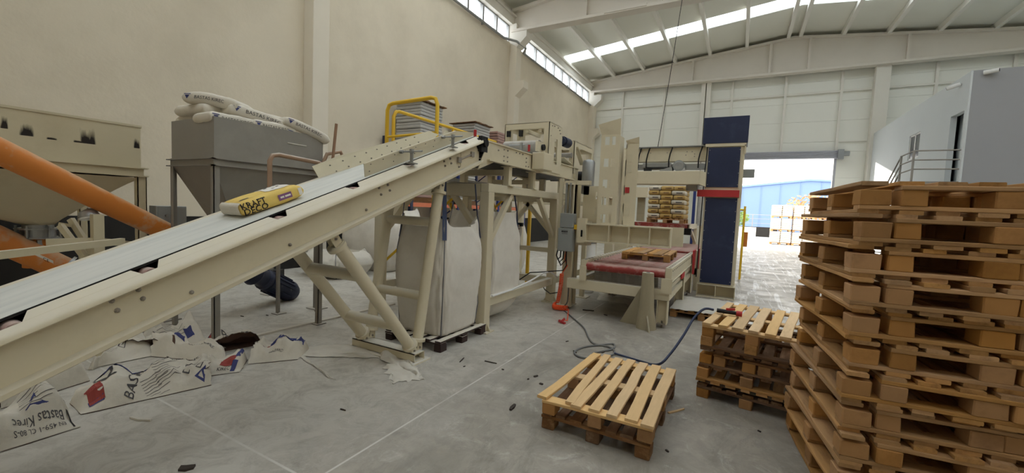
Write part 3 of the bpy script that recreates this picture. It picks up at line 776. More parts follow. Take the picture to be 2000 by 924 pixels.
# ------------------------------------------------------------------ grey hopper with step and sacks on top
hp = thing('grey_hopper', 'grey sheet steel hopper on four legs with a stack of white sacks on top', 'hopper', (-5.31, 2.99, 0))
HX0, HX1, HY0, HY1 = -5.77, -4.86, 2.35, 3.64
bx = MB().bb(HX0, HX1 - .01, HY0, HY0 + .01, 2.06, 2.48).bb(HX0, HX1 - .01, HY1 - .01, HY1, 2.06, 2.48).bb(HX0, HX0 + .01, HY0 + .01, HY1 - .01, 2.06, 2.48).bb(HX1 - .01, HX1, HY0, HY1, 2.06, 2.48)
bx.bb(HX0 + .012, HX1 - .012, HY0 + .012, HY1 - .012, 2.40, 2.41)
obj('bin_box', bx, 'grey_steel', hp)
obj('weld_bead', MB().tube([(HX1 + .003, 3.15, 2.33), (HX1 + .003, 3.4, 2.33)], .006, 6), 'ink_white', hp)
rm = MB()
for z in (2.05, 1.98):
    rm.bb(HX0 - .04, HX1 + .04, HY0 - .04, HY0, z - .01, z).bb(HX0 - .04, HX1 + .04, HY1, HY1 + .04, z - .01, z).bb(HX0 - .04, HX0, HY0 - .04, HY1 + .04, z - .01, z).bb(HX1, HX1 + .04, HY0 - .04, HY1 + .04, z - .01, z)
rm.bb(HX0 - .01, HX1 + .01, HY0 - .01, HY1 + .01, 1.98, 2.06)
obj('rim', rm, 'grey_steel', hp)
obj('funnel', MB().loft([[(HX0, HY0, 1.98), (HX1, HY0, 1.98), (HX1, HY1, 1.98), (HX0, HY1, 1.98)], [(-5.5, 2.88, .95), (-5.3, 2.88, .95), (-5.3, 3.1, .95), (-5.5, 3.1, .95)]]), 'grey_steel', hp)
for x in (HX0 + .02, HX1 - .02):
    for y in (HY0 + .02, HY1 - .02):
        obj('leg', MB().bb(x - .03, x + .03, y - .03, y - .022, .01, 1.98).bb(x + (.022 if x > -5 else -.03), x + (.03 if x > -5 else -.022), y - .03, y + .03, .01, 1.98), 'grey_steel', hp)
        obj('foot_plate', MB().bb(x - .07, x + .07, y - .07, y + .07, 0, .012), 'grey_steel', hp)
obj('step_platform', MB().bb(-4.83, -4.3, 2.55, 3.62, 1.36, 1.4).bb(-4.83, -4.4, 2.6, 2.64, 1.2, 1.36).bb(-4.83, -4.4, 3.5, 3.54, 1.2, 1.36), 'grey_steel', hp)
a = gx(527, 303, -4.4); b = gx(637, 320, -4.4)
obj('handrail', MB().tube([(-4.4, a.y, 1.4), (-4.4, a.y, a.z - .06), (-4.4, a.y + .03, a.z), (-4.4, a.y + .1, a.z + .015), (-4.4, b.y - .1, b.z + .0), (-4.4, b.y - .02, b.z - .03), (-4.4, b.y + .02, b.z - .12), (-4.4, b.y + .02, 1.4)], .024, 10), 'rust_pipe', hp, smooth=True)
a = gx(632, 312, -4.75); b = gx(672, 312, -4.75)
obj('handrail', MB().tube([(-4.75, a.y, 1.4), (-4.75, a.y, a.z - .03), (-4.75, a.y + .05, a.z + .08), (-4.75, b.y - .06, b.z + .1), (-4.75, b.y, b.z), (-4.75, b.y, 1.4)], .024, 10), 'rust_pipe', hp, smooth=True)
a = gx(657, 242, -4.6); b = gx(647, 340, -4.6)
obj('wooden_stick', MB().tube([(-4.6, b.y - .06, 1.41), b, a], .018, 8), 'stick_wood', label='brown wooden stick leaning beside the grey hopper', cat='stick', smooth=True)

# full white sacks; local: length along X, width along Y
def brand(f, L, W, T, par, size=.07, side=-1, txt='BASTAS KIREC', sag=0.0):
    """print on one long side (-Y if side<0) and on top"""
    s = side
    fn = lambda a, b: Vector((a, -sx_(W, T, b) - .003, T / 2 + b - sag * (a / (L / 2)) ** 2))
    lettering(txt, size, fn, 'ink_grey', par, bold=.004)
    tri = MB().add([fn(-L * .39 - .024, .02), fn(-L * .39 + .024, .02), fn(-L * .39, -.022)], [(0, 1, 2)])
    obj('logo_mark', tri, 'ink_blue', par, fix=False)
    patch(fn, -L * .39 - .035, -L * .39 + .035, .028, .037, 'ink_blue', par, 'print', 2, 1)
SG = 'full white sacks piled on the grey hopper'
def white_sack(label, loc, rz, L=.60, W=.38, T=.135, seed=0, tilt=(0, 0), group=SG, txt='BASTAS KIREC', side=-1, sag=0.0, size=.05):
    t = thing('cement_sack', label, 'sack', loc, group, local=True)
    t.rotation_euler = (tilt[0], tilt[1], rz)
    sg = (lambda q: Vector((q.x, q.y, q.z - sag * (q.x / (L / 2)) ** 2)))
    m, f, w = sack_mesh(L, W, T, seed, .01, sg if sag else None)
    o = obj('sack_body', m, 'bag_paper', t); weld(o)
    if txt:
        pre = len(COL.objects)
        brand(f, L, W, T, t, size, side, txt, sag)
    return t
R90 = math.pi / 2
# sack +X direction turned to +Y so the printed side (-Y local) faces the aisle (+X world)
zz = 2.412
white_sack('lowest white sack at the front left corner of the grey hopper', (-5.08, 2.60, zz + .0), R90, seed=1, L=.55)
white_sack('white sack in the bottom row of the hopper pile, second from the left', (-5.06, 3.02, zz + .005), R90, L=.52, seed=2)
white_sack('white sack in the bottom row of the hopper pile under the right-hand sacks', (-5.06, 3.36, zz - .045), R90, L=.44, seed=3, tilt=(.0, .12))
white_sack('white sack at the back left of the hopper pile, end towards the orange pipe', (-5.55, 2.62, zz + .02), .1, seed=4, txt='')
white_sack('white sack in the second layer with its end over the left hopper edge', (-5.5, 2.58, zz + .125), .05, seed=5, txt='')
white_sack('white sack with large blue print lying across the middle of the hopper pile', (-5.12, 2.92, zz + .11), R90 - .12, L=.72, seed=6, tilt=(0, .16), sag=.02, size=.06)
white_sack('topmost white sack bent upward at the left of the hopper pile', (-5.3, 2.62, zz + .235), .55, seed=7, tilt=(0, .12), sag=.03)
white_sack('white sack with blue print sliding down the right end of the hopper pile', (-5.02, 3.42, zz + .06), R90 - .08, L=.62, seed=8, tilt=(0, .26), sag=.02, size=.056)
white_sack('uppermost white sack at the right end of the hopper pile', (-5.32, 3.38, zz + .13), R90 - .3, L=.6, seed=9, tilt=(0, .2), sag=.02)
white_sack('white sack at the back right of the hopper pile', (-5.5, 3.2, zz + .02), .05, seed=10, txt='')

# ------------------------------------------------------------------ beige hopper on its stand
def soot_material():
    m = MATS['beige_bin'].copy(); m.name = 'beige_bin_burnt'; nt = m.node_tree; N = nt.nodes; L = nt.links
    b = N['Principled BSDF']; src = b.inputs['Base Color'].links[0].from_socket
    tc = N.new('ShaderNodeTexCoord'); sx = N.new('ShaderNodeSeparateXYZ'); L.new(tc.outputs['Object'], sx.inputs[0])
    def mth(op, a, c=None, d=None):
        x = N.new('ShaderNodeMath'); x.operation = op
        for i, v in enumerate((a, c, d)):
            if v is None: continue
            if isinstance(v, (int, float)): x.inputs[i].default_value = v
            else: L.new(v, x.inputs[i])
        return x.outputs[0]
    mp = N.new('ShaderNodeMapping'); mp.inputs['Scale'].default_value = (1, 26, 5); L.new(tc.outputs['Object'], mp.inputs[0])
    nz = N.new('ShaderNodeTexNoise'); nz.inputs['Scale'].default_value = 1.0; nz.inputs['Detail'].default_value = 4; L.new(mp.outputs[0], nz.inputs[0])
    tot = None
    o = OFF['_beige']
    for (px_, py_, wd_, ht) in ((8, 248, .03, .12), (52, 262, .055, .14), (102, 271, .045, .02), (172, 277, .075, .18), (155, 277, .05, .02), (267, 287, .035, .13)):
        p = gx(px_, py_, -6.4); cy_, cz = p.y - o.y, p.z - o.z
        dy = mth('DIVIDE', mth('ABSOLUTE', mth('SUBTRACT', sx.outputs[1], cy_)), wd_)
        up = mth('DIVIDE', mth('SUBTRACT', sx.outputs[2], cz), ht)
        a = mth('MAXIMUM', mth('SUBTRACT', 1.05, mth('POWER', dy, 3.0)), 0.0)
        below = mth('GREATER_THAN', up, -.12 if ht > .05 else -.5)
        fade = mth('MAXIMUM', mth('SUBTRACT', 1.0, mth('MAXIMUM', up, 0.0)), 0.0)
        k = mth('MULTIPLY', mth('MULTIPLY', a, fade), below)
        k = mth('MAXIMUM', k, 0.0)
        tot = k if tot is None else mth('MAXIMUM', tot, k)
    mr = N.new('ShaderNodeMapRange'); mr.inputs[1].default_value = .25; mr.inputs[2].default_value = .75
    L.new(mth('ADD', tot, mth('MULTIPLY', mth('SUBTRACT', nz.outputs[0], .5), mth('MULTIPLY', 1.1, mth('GREATER_THAN', tot, .02)))), mr.inputs[0])
    mx = N.new('ShaderNodeMix'); mx.data_type = 'RGBA'; mx.inputs[7].default_value = lin((34, 27, 22))
    L.new(mr.outputs[0], mx.inputs[0]); L.new(src, mx.inputs[6]); L.new(mx.outputs[2], b.inputs['Base Color'])
    MATS['beige_bin_burnt'] = m
bh = thing('beige_hopper', 'beige steel bin with burnt soot marks and round funnel behind the orange pipe', 'hopper', (-6.9, .95, 0))
OFF['_beige'] = OFF[bh.name]
soot_material()
BX0, BX1, BY0 = -8.3, -6.4, -.4
BY1 = gx(275, 300, BX1).y
obj('bin_box', MB().bb(BX1 - .012, BX1, BY0, BY1, 1.95, 2.45), 'beige_bin_burnt', bh)
obj('bin_box', MB().bb(BX0, BX0 + .01, BY0, BY1, 1.95, 2.45).bb(BX0, BX1, BY0, BY0 + .01, 1.95, 2.45).bb(BX0, BX1 - .012, BY1 - .01, BY1, 1.95, 2.45), 'beige_bin', bh)
obj('top_edge', MB().bb(BX1 - .04, BX1 + .01, BY0, BY1 + .01, 2.43, 2.455), 'beige_bin', bh)
obj('rim', MB().bb(BX0 - .05, BX1 + .05, BY0 - .05, BY1 + .06, 1.94, 1.955).bb(BX0, BX1 + .02, BY0, BY1 + .02, 1.86, 1.94).bb(BX0 - .05, BX1 + .05, BY0 - .05, BY1 + .06, 1.845, 1.86), 'beige_bin', bh)
ox = -7.2; oy = gx(75, 455, ox).y; oz = gx(75, 455, ox).z
rings = []
for k in range(9):
    u = k / 8; e = u ** .9
    ring = []
    for j in range(32):
        t_ = 2 * math.pi * j / 32; c_, s_ = math.cos(t_), math.sin(t_)
        q = 1 / max(abs(c_), abs(s_))
        sqx, sqy = (BX0 + BX1) / 2 + c_ * q * (BX1 - BX0) / 2, (BY0 + BY1) / 2 + s_ * q * (BY1 - BY0) / 2
        rr = .13
        bl = min(1, u * 1.0)
        rx = ox + c_ * rr; ry = oy + s_ * rr
        ring.append((sqx * (1 - e) + rx * e, sqy * (1 - e) + ry * e, 1.83 - (1.83 - oz - .1) * u))
    rings.append(ring)
obj('funnel', MB().loft(rings), 'beige_bin', bh, smooth=True)
obj('outlet', MB().tube([(ox, oy, oz + .12), (ox, oy, oz)], .13, 20), 'zinc', bh, smooth=True)
cl_ = obj('clamp_ring', MB().lathe([(.14, -.06), (.19, -.06), (.19, -.045), (.145, -.045), (.145, .045), (.19, .045), (.19, .06), (.14, .06)], (ox, oy, oz), n=24), 'zinc', bh)
for j in range(6):
    a_ = j * math.pi / 3 + .3
    obj('bolt', MB().tube([(ox + .172 * math.cos(a_), oy + .172 * math.sin(a_), oz - .08), (ox + .172 * math.cos(a_), oy + .172 * math.sin(a_), oz + .09)], .012, 8), 'zinc', cl_)
for x in (BX0 + .03, BX1 - .02):
    for y in (BY0 + .03, BY1 - .0):
        obj('leg', MB().bb(x - .045, x + .045, y - .045, y - .035, 0, 1.86).bb(x + .035, x + .045, y - .045, y + .045, 0, 1.86).bb(x - .045, x + .045, y + .035, y + .045, 0, 1.86), 'beige_bin', bh)
lo = thing('screw_feeder_stand', 'beige angle-iron stand with crossed braces below the beige hopper', 'stand', (-6.2, 1.6, 0))
X = -5.6
a = gx(190, 445, X); b = gx(196, 520, X)
obj('post', MB().bb(X - .045, X + .045, a.y - .04, a.y + .04, 0, 1.42), 'beige_bin', lo)
def bar_px(p, q, X0, X1, w=.05, h=.06):
    A = gx(p[0], p[1], X0); B = gx(q[0], q[1], X1); obj('brace', MB().bar(A, B, w, h), 'beige_bin', lo)
bar_px((-60, 505), (240, 471), -4.9, -5.4)
bar_px((90, 473), (190, 470), -5.7, -5.6)
bar_px((190, 470), (300, 482), -5.6, -6.4)
bar_px((118, 440), (165, 502), -5.9, -5.7, .04, .05)
bar_px((138, 428), (185, 500), -6.0, -5.8, .04, .05)
bar_px((115, 437), (140, 441), -5.95, -5.95, .03, .03)
t_ = thing('work_lamp', 'small round white work lamp fixed below the beige funnel', 'lamp', (-5.6, 1.7, 1.2))
p = gx(170, 409, -5.75)
obj('lamp_head', MB().lathe([(.02, 0), (.07, .03), (.085, .07), (.085, .085)], p, (.3, .1, -1), 16), 'zinc', t_, smooth=True)
obj('lamp_glass', MB().lathe([(.0, .08), (.08, .086), (.075, .1), (.0, .11)], p, (.3, .1, -1), 16), 'white_plastic', t_, smooth=True)
obj('lamp_bracket', MB().bar(p, (p.x, p.y + .25, p.z - .02), .03, .03), 'zinc', t_)

# orange screw conveyors
def depth_pt(x, y, d): return CAMP + ray(x, y) * d
sc = thing('orange_screw_conveyor', 'long orange screw conveyor tube sloping down to a dark blue motor', 'screw conveyor', (-5.3, 2.3, 0))
A = depth_pt(0, 296, 3.5); B = depth_pt(478, 527, 6.0); dd = (B - A).normalized(); A0 = A - dd * 1.0
obj('tube', MB().tube([A0, B], .107, 28), 'orange_paint', sc, smooth=True)
obj('flange', MB().lathe([(.107, -.03), (.16, -.03), (.16, .03), (.107, .03)], B - dd * .05, dd, 20), 'orange_paint', sc)
B2 = B + dd * .18
obj('gearbox', MB().lathe([(.15, -.2), (.16, -.02), (.17, 0), (.13, .08), (.13, .2), (.16, .22), (.16, .26)], B2, dd, 20), 'blue_motor', sc, smooth=True)
mt = MB().lathe([(.05, .26), (.165, .28), (.165, .74), (.17, .75), (.17, .82), (.14, .9), (.0, .91)], B2, dd, 24)
mo = obj('motor', mt, 'blue_motor', sc, smooth=True)
u_ = dd.orthogonal().normalized(); w_ = dd.cross(u_)
for j in range(18):
    a_ = 2 * math.pi * j / 18; n_ = u_ * math.cos(a_) + w_ * math.sin(a_)
    obj('cooling_fin', MB().bar(B2 + dd * .33 + n_ * .17, B2 + dd * .72 + n_ * .17, .008, .03, n_), 'blue_motor', mo)
tb = B2 + dd * .5 + Vector((0, 0, .19)); obj('terminal_box', MB().box(tb, (.16, .2, .1), .6), 'black_rubber', mo)
s2 = thing('orange_screw_feeder', 'short orange screw feeder with upright inlet clamped under the beige funnel', 'screw conveyor', (ox, oy, 0))
A = Vector((ox - .0, oy, .96)); e1 = gx(122, 524, -7.0); e0 = gx(-80, 432, -7.25)
ax = (e1 - e0).normalized()
obj('tube', MB().tube([e0 - ax * .8, e1], .135, 26), 'orange_paint', s2, smooth=True)
obj('inlet', MB().tube([(ox, oy, oz - .05), (ox, oy, oz - .4)], .135, 22), 'orange_paint', s2, smooth=True)
obj('end_flange', MB().lathe([(.13, 0), (.17, 0), (.17, .03), (.1, .03), (.06, .12), (.06, .3)], e1, ax, 18), 'zinc', s2, smooth=True)
obj('clamp_lever', MB().bar((ox + .15, oy - .03, oz - .07), (ox + .16, oy - .01, oz - .37), .03, .035), 'zinc', s2)
pl = (e0 * .25 + e1 * .75) + Vector((.14, 0, .0))
ex, ey = ax, Vector((0, 0, 1))
sg_ = patch(lambda a, b: pl + ex * a + ey * b, -.14, .1, -.03, .03, 'ink_white', s2, 'name_plate')
lettering('CE', .05, lambda a, b: pl + ex * (a + .03) + ey * b + Vector((.003, 0, 0)), 'ink_black', s2)
# control box on the wall side
t_ = thing('control_cabinet', 'small grey control cabinet between the two hoppers', 'cabinet', (-6.6, 2.75, 0))
a = gx(305, 402, -6.4); b = gx(365, 440, -6.4)
obj('cabinet_box', MB().bb(-6.6, -6.4, a.y, b.y, b.z - .1, a.z), 'grey_box', t_, bevel=.008)
obj('door', MB().bb(-6.4, -6.39, a.y + .015, b.y - .015, b.z - .08, a.z - .02), 'grey_box', t_)
obj('lock', MB().tube([(-6.39, a.y + .1, a.z - .12), (-6.37, a.y + .1, a.z - .12)], .015, 8), 'zinc', t_)
obj('stand', MB().bb(-6.53, -6.47, (a.y + b.y) / 2 - .03, (a.y + b.y) / 2 + .03, 0, b.z - .1).bb(-6.6, -6.4, (a.y + b.y) / 2 - .1, (a.y + b.y) / 2 + .1, 0, .02), 'grey_steel', t_)
# steel posts of the silo standing behind the motor
for (p, lb) in (((527, 575), 'thin grey steel post with foot plate behind the blue motor'), ((619, 602), 'thin grey steel post with foot plate behind the A-frame legs')):
    g = gz(*p); t_ = thing('steel_post', lb, 'post', (g.x, g.y, 0), 'grey posts behind the conveyor')
    obj('shaft', MB().bb(g.x - .04, g.x + .04, g.y - .04, g.y + .04, .01, 1.9), 'grey_steel', t_)
    obj('foot_plate', MB().bb(g.x - .12, g.x + .12, g.y - .1, g.y + .1, 0, .012), 'grey_steel', t_)
# ------------------------------------------------------------------ filling frame with big bags
fr = thing('filling_frame', 'cream box-section frame carrying the level conveyor above the hanging big bags', 'machine frame', (-3.9, 5.9, 0))
NX, FX = -2.94, -4.85
CP, CD = 'cream_paint', 'cream_paint_dusty'
for x in (NX, FX):
    for y in (4.67, 6.95, 9.3):
        p = obj('post', MB().bb(x - .07, x + .07, y - .07, y + .07, .012, 1.86), CP, fr, bevel=.008)
        obj('foot_plate', MB().bb(x - .13, x + .13, y - .1, y + .1, 0, .014), CP, p)
        for (sx, sy) in ((1, 0), (-1, 0)):
            obj('gusset', MB().prism([(x + sx * .07, y - .005, .014), (x + sx * .13, y - .005, .014), (x + sx * .07, y - .005, .12)], (0, .01, 0)), CP, p)
    obj('deck_beam', MB().bb(x - .06, x + .06, 4.6, 9.4, 1.86, 1.97), CD, fr, bevel=.006)
    obj('lower_beam', MB().bb(x - .05, x + .05, 4.74, 9.2, .33, .45), CD, fr, bevel=.006)
for y in (4.67, 6.95, 9.3):
    obj('deck_beam', MB().bb(FX + .07, NX - .07, y - .06, y + .06, 1.80, 1.97), CD, fr, bevel=.006)
obj('lower_beam', MB().bb(FX + .07, NX - .07, 6.9, 7.0, .33, .45), CD, fr)
obj('lower_beam', MB().bb(FX + .07, NX - .07, 6.9, 7.0, .9, .98), CD, fr)
br = [((NX, 4.74, 1.2), (NX, 5.3, 1.86)), ((NX, 6.88, 1.2), (NX, 6.25, 1.86)), ((NX, 7.0, 1.2), (NX, 7.6, 1.86)), ((FX, 4.74, 1.2), (FX, 5.4, 1.86)), ((FX, 6.88, 1.2), (FX, 6.25, 1.86)),
      ((NX - .05, 4.67, 1.25), (NX - .55, 4.67, 1.82)), ((FX + .05, 4.67, 1.25), (FX + .55, 4.67, 1.82)), ((NX - .05, 6.95, 1.25), (NX - .6, 6.95, 1.82)), ((FX + .05, 6.95, 1.25), (FX + .6, 6.95, 1.82)),
      ((-3.9, 6.95, 1.25), (-3.4, 6.95, 1.82)), ((-3.9, 6.95, 1.25), (-4.4, 6.95, 1.82))]
for a, b in br:
    obj('brace', MB().bar(a, b, .07, .07, (0, 1, 0) if a[0] != b[0] else (1, 0, 0)), CP, fr)
obj('post', MB().bb(-3.95, -3.85, 6.9, 7.0, 0, 1.82), CP, fr)
# white lime heaped on the front beam
m = MB(); m.grid(24, 6, lambda u, v: (FX + .2 + 1.6 * u, 4.61 + .12 * v, 1.972 + (.09 * max(0, nz3(u * 5, 1.2, v) + .35) * math.sin(math.pi * v)) * math.sin(math.pi * min(1, u * 1.02))))
o = obj('lime_heap', m, 'film_dusty', fr, smooth=True); 
# level conveyor
lc = thing('level_belt_conveyor', 'short level cream conveyor on posts above the filling frame', 'conveyor', (-3.3, 6.0, 1.97))
nb2 = obj('side_beam', MB().bb(-2.9, -2.88, 4.52, 7.9, 2.27, 2.5).bb(-2.9, -2.83, 4.52, 7.9, 2.25, 2.27).bb(-2.93, -2.86, 4.52, 7.9, 2.49, 2.505), CP, lc)
obj('side_beam', MB().bb(-3.72, -3.70, 4.52, 7.9, 2.27, 2.52).bb(-3.76, -3.7, 4.52, 7.9, 2.25, 2.27), CP, lc)
obj('end_plate', MB().prism([(-2.885, 4.32, 2.12), (-2.885, 4.75, 2.27), (-2.885, 4.75, 2.5), (-2.885, 4.55, 2.5)], (.012, 0, 0)), CP, lc)
obj('belt', MB().bb(-2.95, -3.68, 4.56, 7.8, 2.46, 2.47), 'belt', lc)
obj('belt_return', MB().bb(-2.93, -3.68, 4.6, 7.85, 2.27, 2.285), 'black_rubber', lc)
for y in (4.62, 7.8):
    obj('end_roller', MB().tube([(-2.92, y, 2.38), (-3.7, y, 2.38)], .08, 16), 'black_rubber', lc, smooth=True)
for y in (5.17, 5.95, 7.2):
    for x in (-2.93, -3.68):
        pp = obj('post', MB().bb(x - .045, x + .045, y - .045, y + .045, 1.985, 2.25), CP, lc)
        obj('post_plate', MB().bb(x - .08, x + .08, y - .07, y + .07, 1.971, 1.985), CP, pp); obj('post_plate', MB().bb(x - .08, x + .08, y - .07, y + .07, 2.236, 2.249), CP, pp)
obj('cross_member', MB().bb(-3.68, -2.93, 5.13, 5.21, 2.12, 2.2), CP, lc); obj('cross_member', MB().bb(-3.68, -2.93, 5.92, 5.99, 2.05, 2.12), CP, lc)
for y, z in ((4.95, 2.3), (4.95, 2.36), (5.05, 2.3), (5.05, 2.36), (4.95, 2.45), (5.05, 2.45), (5.62, 2.3), (5.62, 2.36), (5.62, 2.42), (5.7, 2.3), (5.3, 2.46), (5.4, 2.46), (5.5, 2.46), (4.8, 2.42)):
    bolt(-2.88, y, z, nb2, r=.008)
jb = obj('junction_box', MB().bb(-2.86, -2.66, 5.78, 6.12, 2.27, 2.53), CP, lc, bevel=.01)
obj('side_guard', MB().prism([(-3.62, 4.5, 2.5), (-3.62, 5.6, 2.5), (-3.62, 5.6, 2.62), (-3.62, 4.6, 2.68)], (-.008, 0, 0)), CD, lc)
rk = obj('guard_bracket', MB().bb(-2.92, -2.89, 5.48, 5.51, 2.5, 2.63).bb(-2.95, -2.86, 5.46, 5.53, 2.5, 2.51), 'zinc', lc)
obj('clamp_rod', MB().tube([(-3.1, 5.48, 2.6), (-2.85, 5.51, 2.6)], .009, 8), 'zinc', rk)
for (x, y) in ((-3.0, 4.42), (-2.86, 5.66)):
    obj('red_flag', MB().box((x, y, 2.575), (.035, .012, .10), .4), 'red_paint', lc)
# bag flattener frame
bf = thing('bag_flattener', 'open cream box frame with grey press drum over the level conveyor', 'machine', (-3.3, 6.6, 2.3))
def boxframe(t, x0, x1, y0, y1, z0, z1, w=.1, near_holes=True):
    for x in (x0, x1):
        for y in (y0, y1):
            sx = 1 if x == x0 else -1; sy = 1 if y == y0 else -1
            obj('upright', MB().bb(x, x + sx * .012, y, y + sy * w, z0, z1 - .1).bb(x, x + sx * w, y, y + sy * .012, z0, z1 - .1), CP, t)
    top = MB()
    for y in (y0, y1):
        sy = 1 if y == y0 else -1
        top.bb(x0, x1, y, y + sy * .012, z1 - .1, z1)
    top.bb(x0, x0 + .012, y0, y1, z1 - .1, z1).bb(x1 - .012, x1, y0, y1, z1 - .1, z1)
    top.bb(x0, x1, y0, y0 + .08, z1 - .008, z1).bb(x0, x1, y1 - .08, y1, z1 - .008, z1).bb(x0, x0 + .08, y0, y1, z1 - .008, z1).bb(x1 - .08, x1, y0, y1, z1 - .008, z1)
    obj('top_frame', top, CP, t)
boxframe(bf, -3.72, -2.87, 6.4, 6.95, 2.3, 3.12)
obj('side_plate', MB().bb(-2.88, -2.868, 6.5, 6.85, 2.95, 3.02), CP, bf)
hl = MB()
for (a, b, c, d) in ((6.4, 6.62, 2.3, 2.96), (6.75, 6.95, 2.3, 2.96), (6.62, 6.75, 2.3, 2.45), (6.62, 6.75, 2.88, 2.96)):
    hl.bb(-2.872, -2.862, a, b, c, d)
obj('slotted_plate', hl, CP, bf)
for y, z in ((6.5, 3.07), (6.6, 3.08), (6.75, 3.08), (6.82, 3.05), (6.86, 3.0), (6.45, 2.9)):
    bolt(-2.868, y, z, bf, r=.008)
obj('press_drum', MB().tube([(-3.62, 6.28, 2.68), (-2.98, 6.28, 2.68)], .12, 22), 'grey_steel', bf, smooth=True)
obj('press_drum', MB().tube([(-3.6, 6.62, 2.72), (-3.0, 6.62, 2.72)], .1, 22), 'grey_steel', bf, smooth=True)
obj('drum_arm', MB().bb(-2.97, -2.93, 6.1, 6.5, 2.6, 2.76), CP, bf)
obj('drum_bearing', MB().tube([(-2.93, 6.28, 2.68), (-2.89, 6.28, 2.68)], .05, 12), 'black_rubber', bf)
for x in (-3.3, -3.05):
    obj('tie_bar', MB().bb(x - .03, x + .03, 6.42, 6.93, 2.96, 3.02), CP, bf)
for x in (-3.64, -3.4):
    obj('bracket', MB().bb(x - .03, x + .03, 6.42, 6.5, 2.7, 3.02), CP, bf)
    obj('knob', MB().box((x, 6.4, 2.95), (.06, .05, .1)), 'black_rubber', bf)
# second frame and outfeed rollers
of = thing('outfeed_frame', 'second cream frame with dark rollers between the flattener and the pallet guides', 'machine', (-3.1, 8.3, 2.3))
boxframe(of, -3.6, -2.87, 7.6, 8.75, 2.38, 3.0)
obj('diagonal', MB().bar((-2.875, 7.7, 2.9), (-2.875, 8.1, 2.6), .012, .09, (1, 0, 0)), CP, of)
obj('motor', MB().tube([(-2.95, 7.2, 2.93), (-2.95, 7.45, 2.93)], .09, 14).tube([(-2.95, 7.2, 2.93), (-2.95, 7.12, 2.93)], .07, 12), 'blue_motor', of, smooth=True)
obj('roller', MB().tube([(-3.5, 7.55, 2.72), (-2.9, 7.55, 2.72)], .05, 12), 'grey_steel', of, smooth=True)
obj('roller', MB().tube([(-3.5, 8.0, 2.36), (-2.75, 8.0, 2.36)], .1, 16), 'black_rubber', of, smooth=True)
obj('tilt_plate', MB().prism([(-3.4, 7.2, 2.62), (-2.9, 7.2, 2.62), (-2.9, 7.9, 2.5), (-3.4, 7.9, 2.5)], (0, 0, .02)), CD, of)
obj('support', MB().bb(-2.95, -2.85, 8.6, 8.7, 1.97, 2.38).bb(-3.6, -3.5, 8.6, 8.7, 1.97, 2.38).bb(-2.95, -2.85, 7.65, 7.75, 1.97, 2.38).bb(-3.6, -3.5, 7.65, 7.75, 1.97, 2.38), CP, of)
p = gx(1152, 345, -2.55)
t_ = thing('pneumatic_tank', 'upright grey metal tank behind the control box', 'tank', (-2.62, p.y + .2, 0))
obj('tank_shell', MB().lathe([(.02, 0), (.11, .02), (.12, .05), (.12, .62), (.1, .66), (.03, .68)], (-2.62, 7.75, 1.98), n=18), 'zinc', t_, smooth=True)
obj('tank_stand', MB().bb(-2.66, -2.58, 7.71, 7.79, 0, 1.99).bb(-2.75, -2.49, 7.62, 7.88, 0, .015), CP, t_)

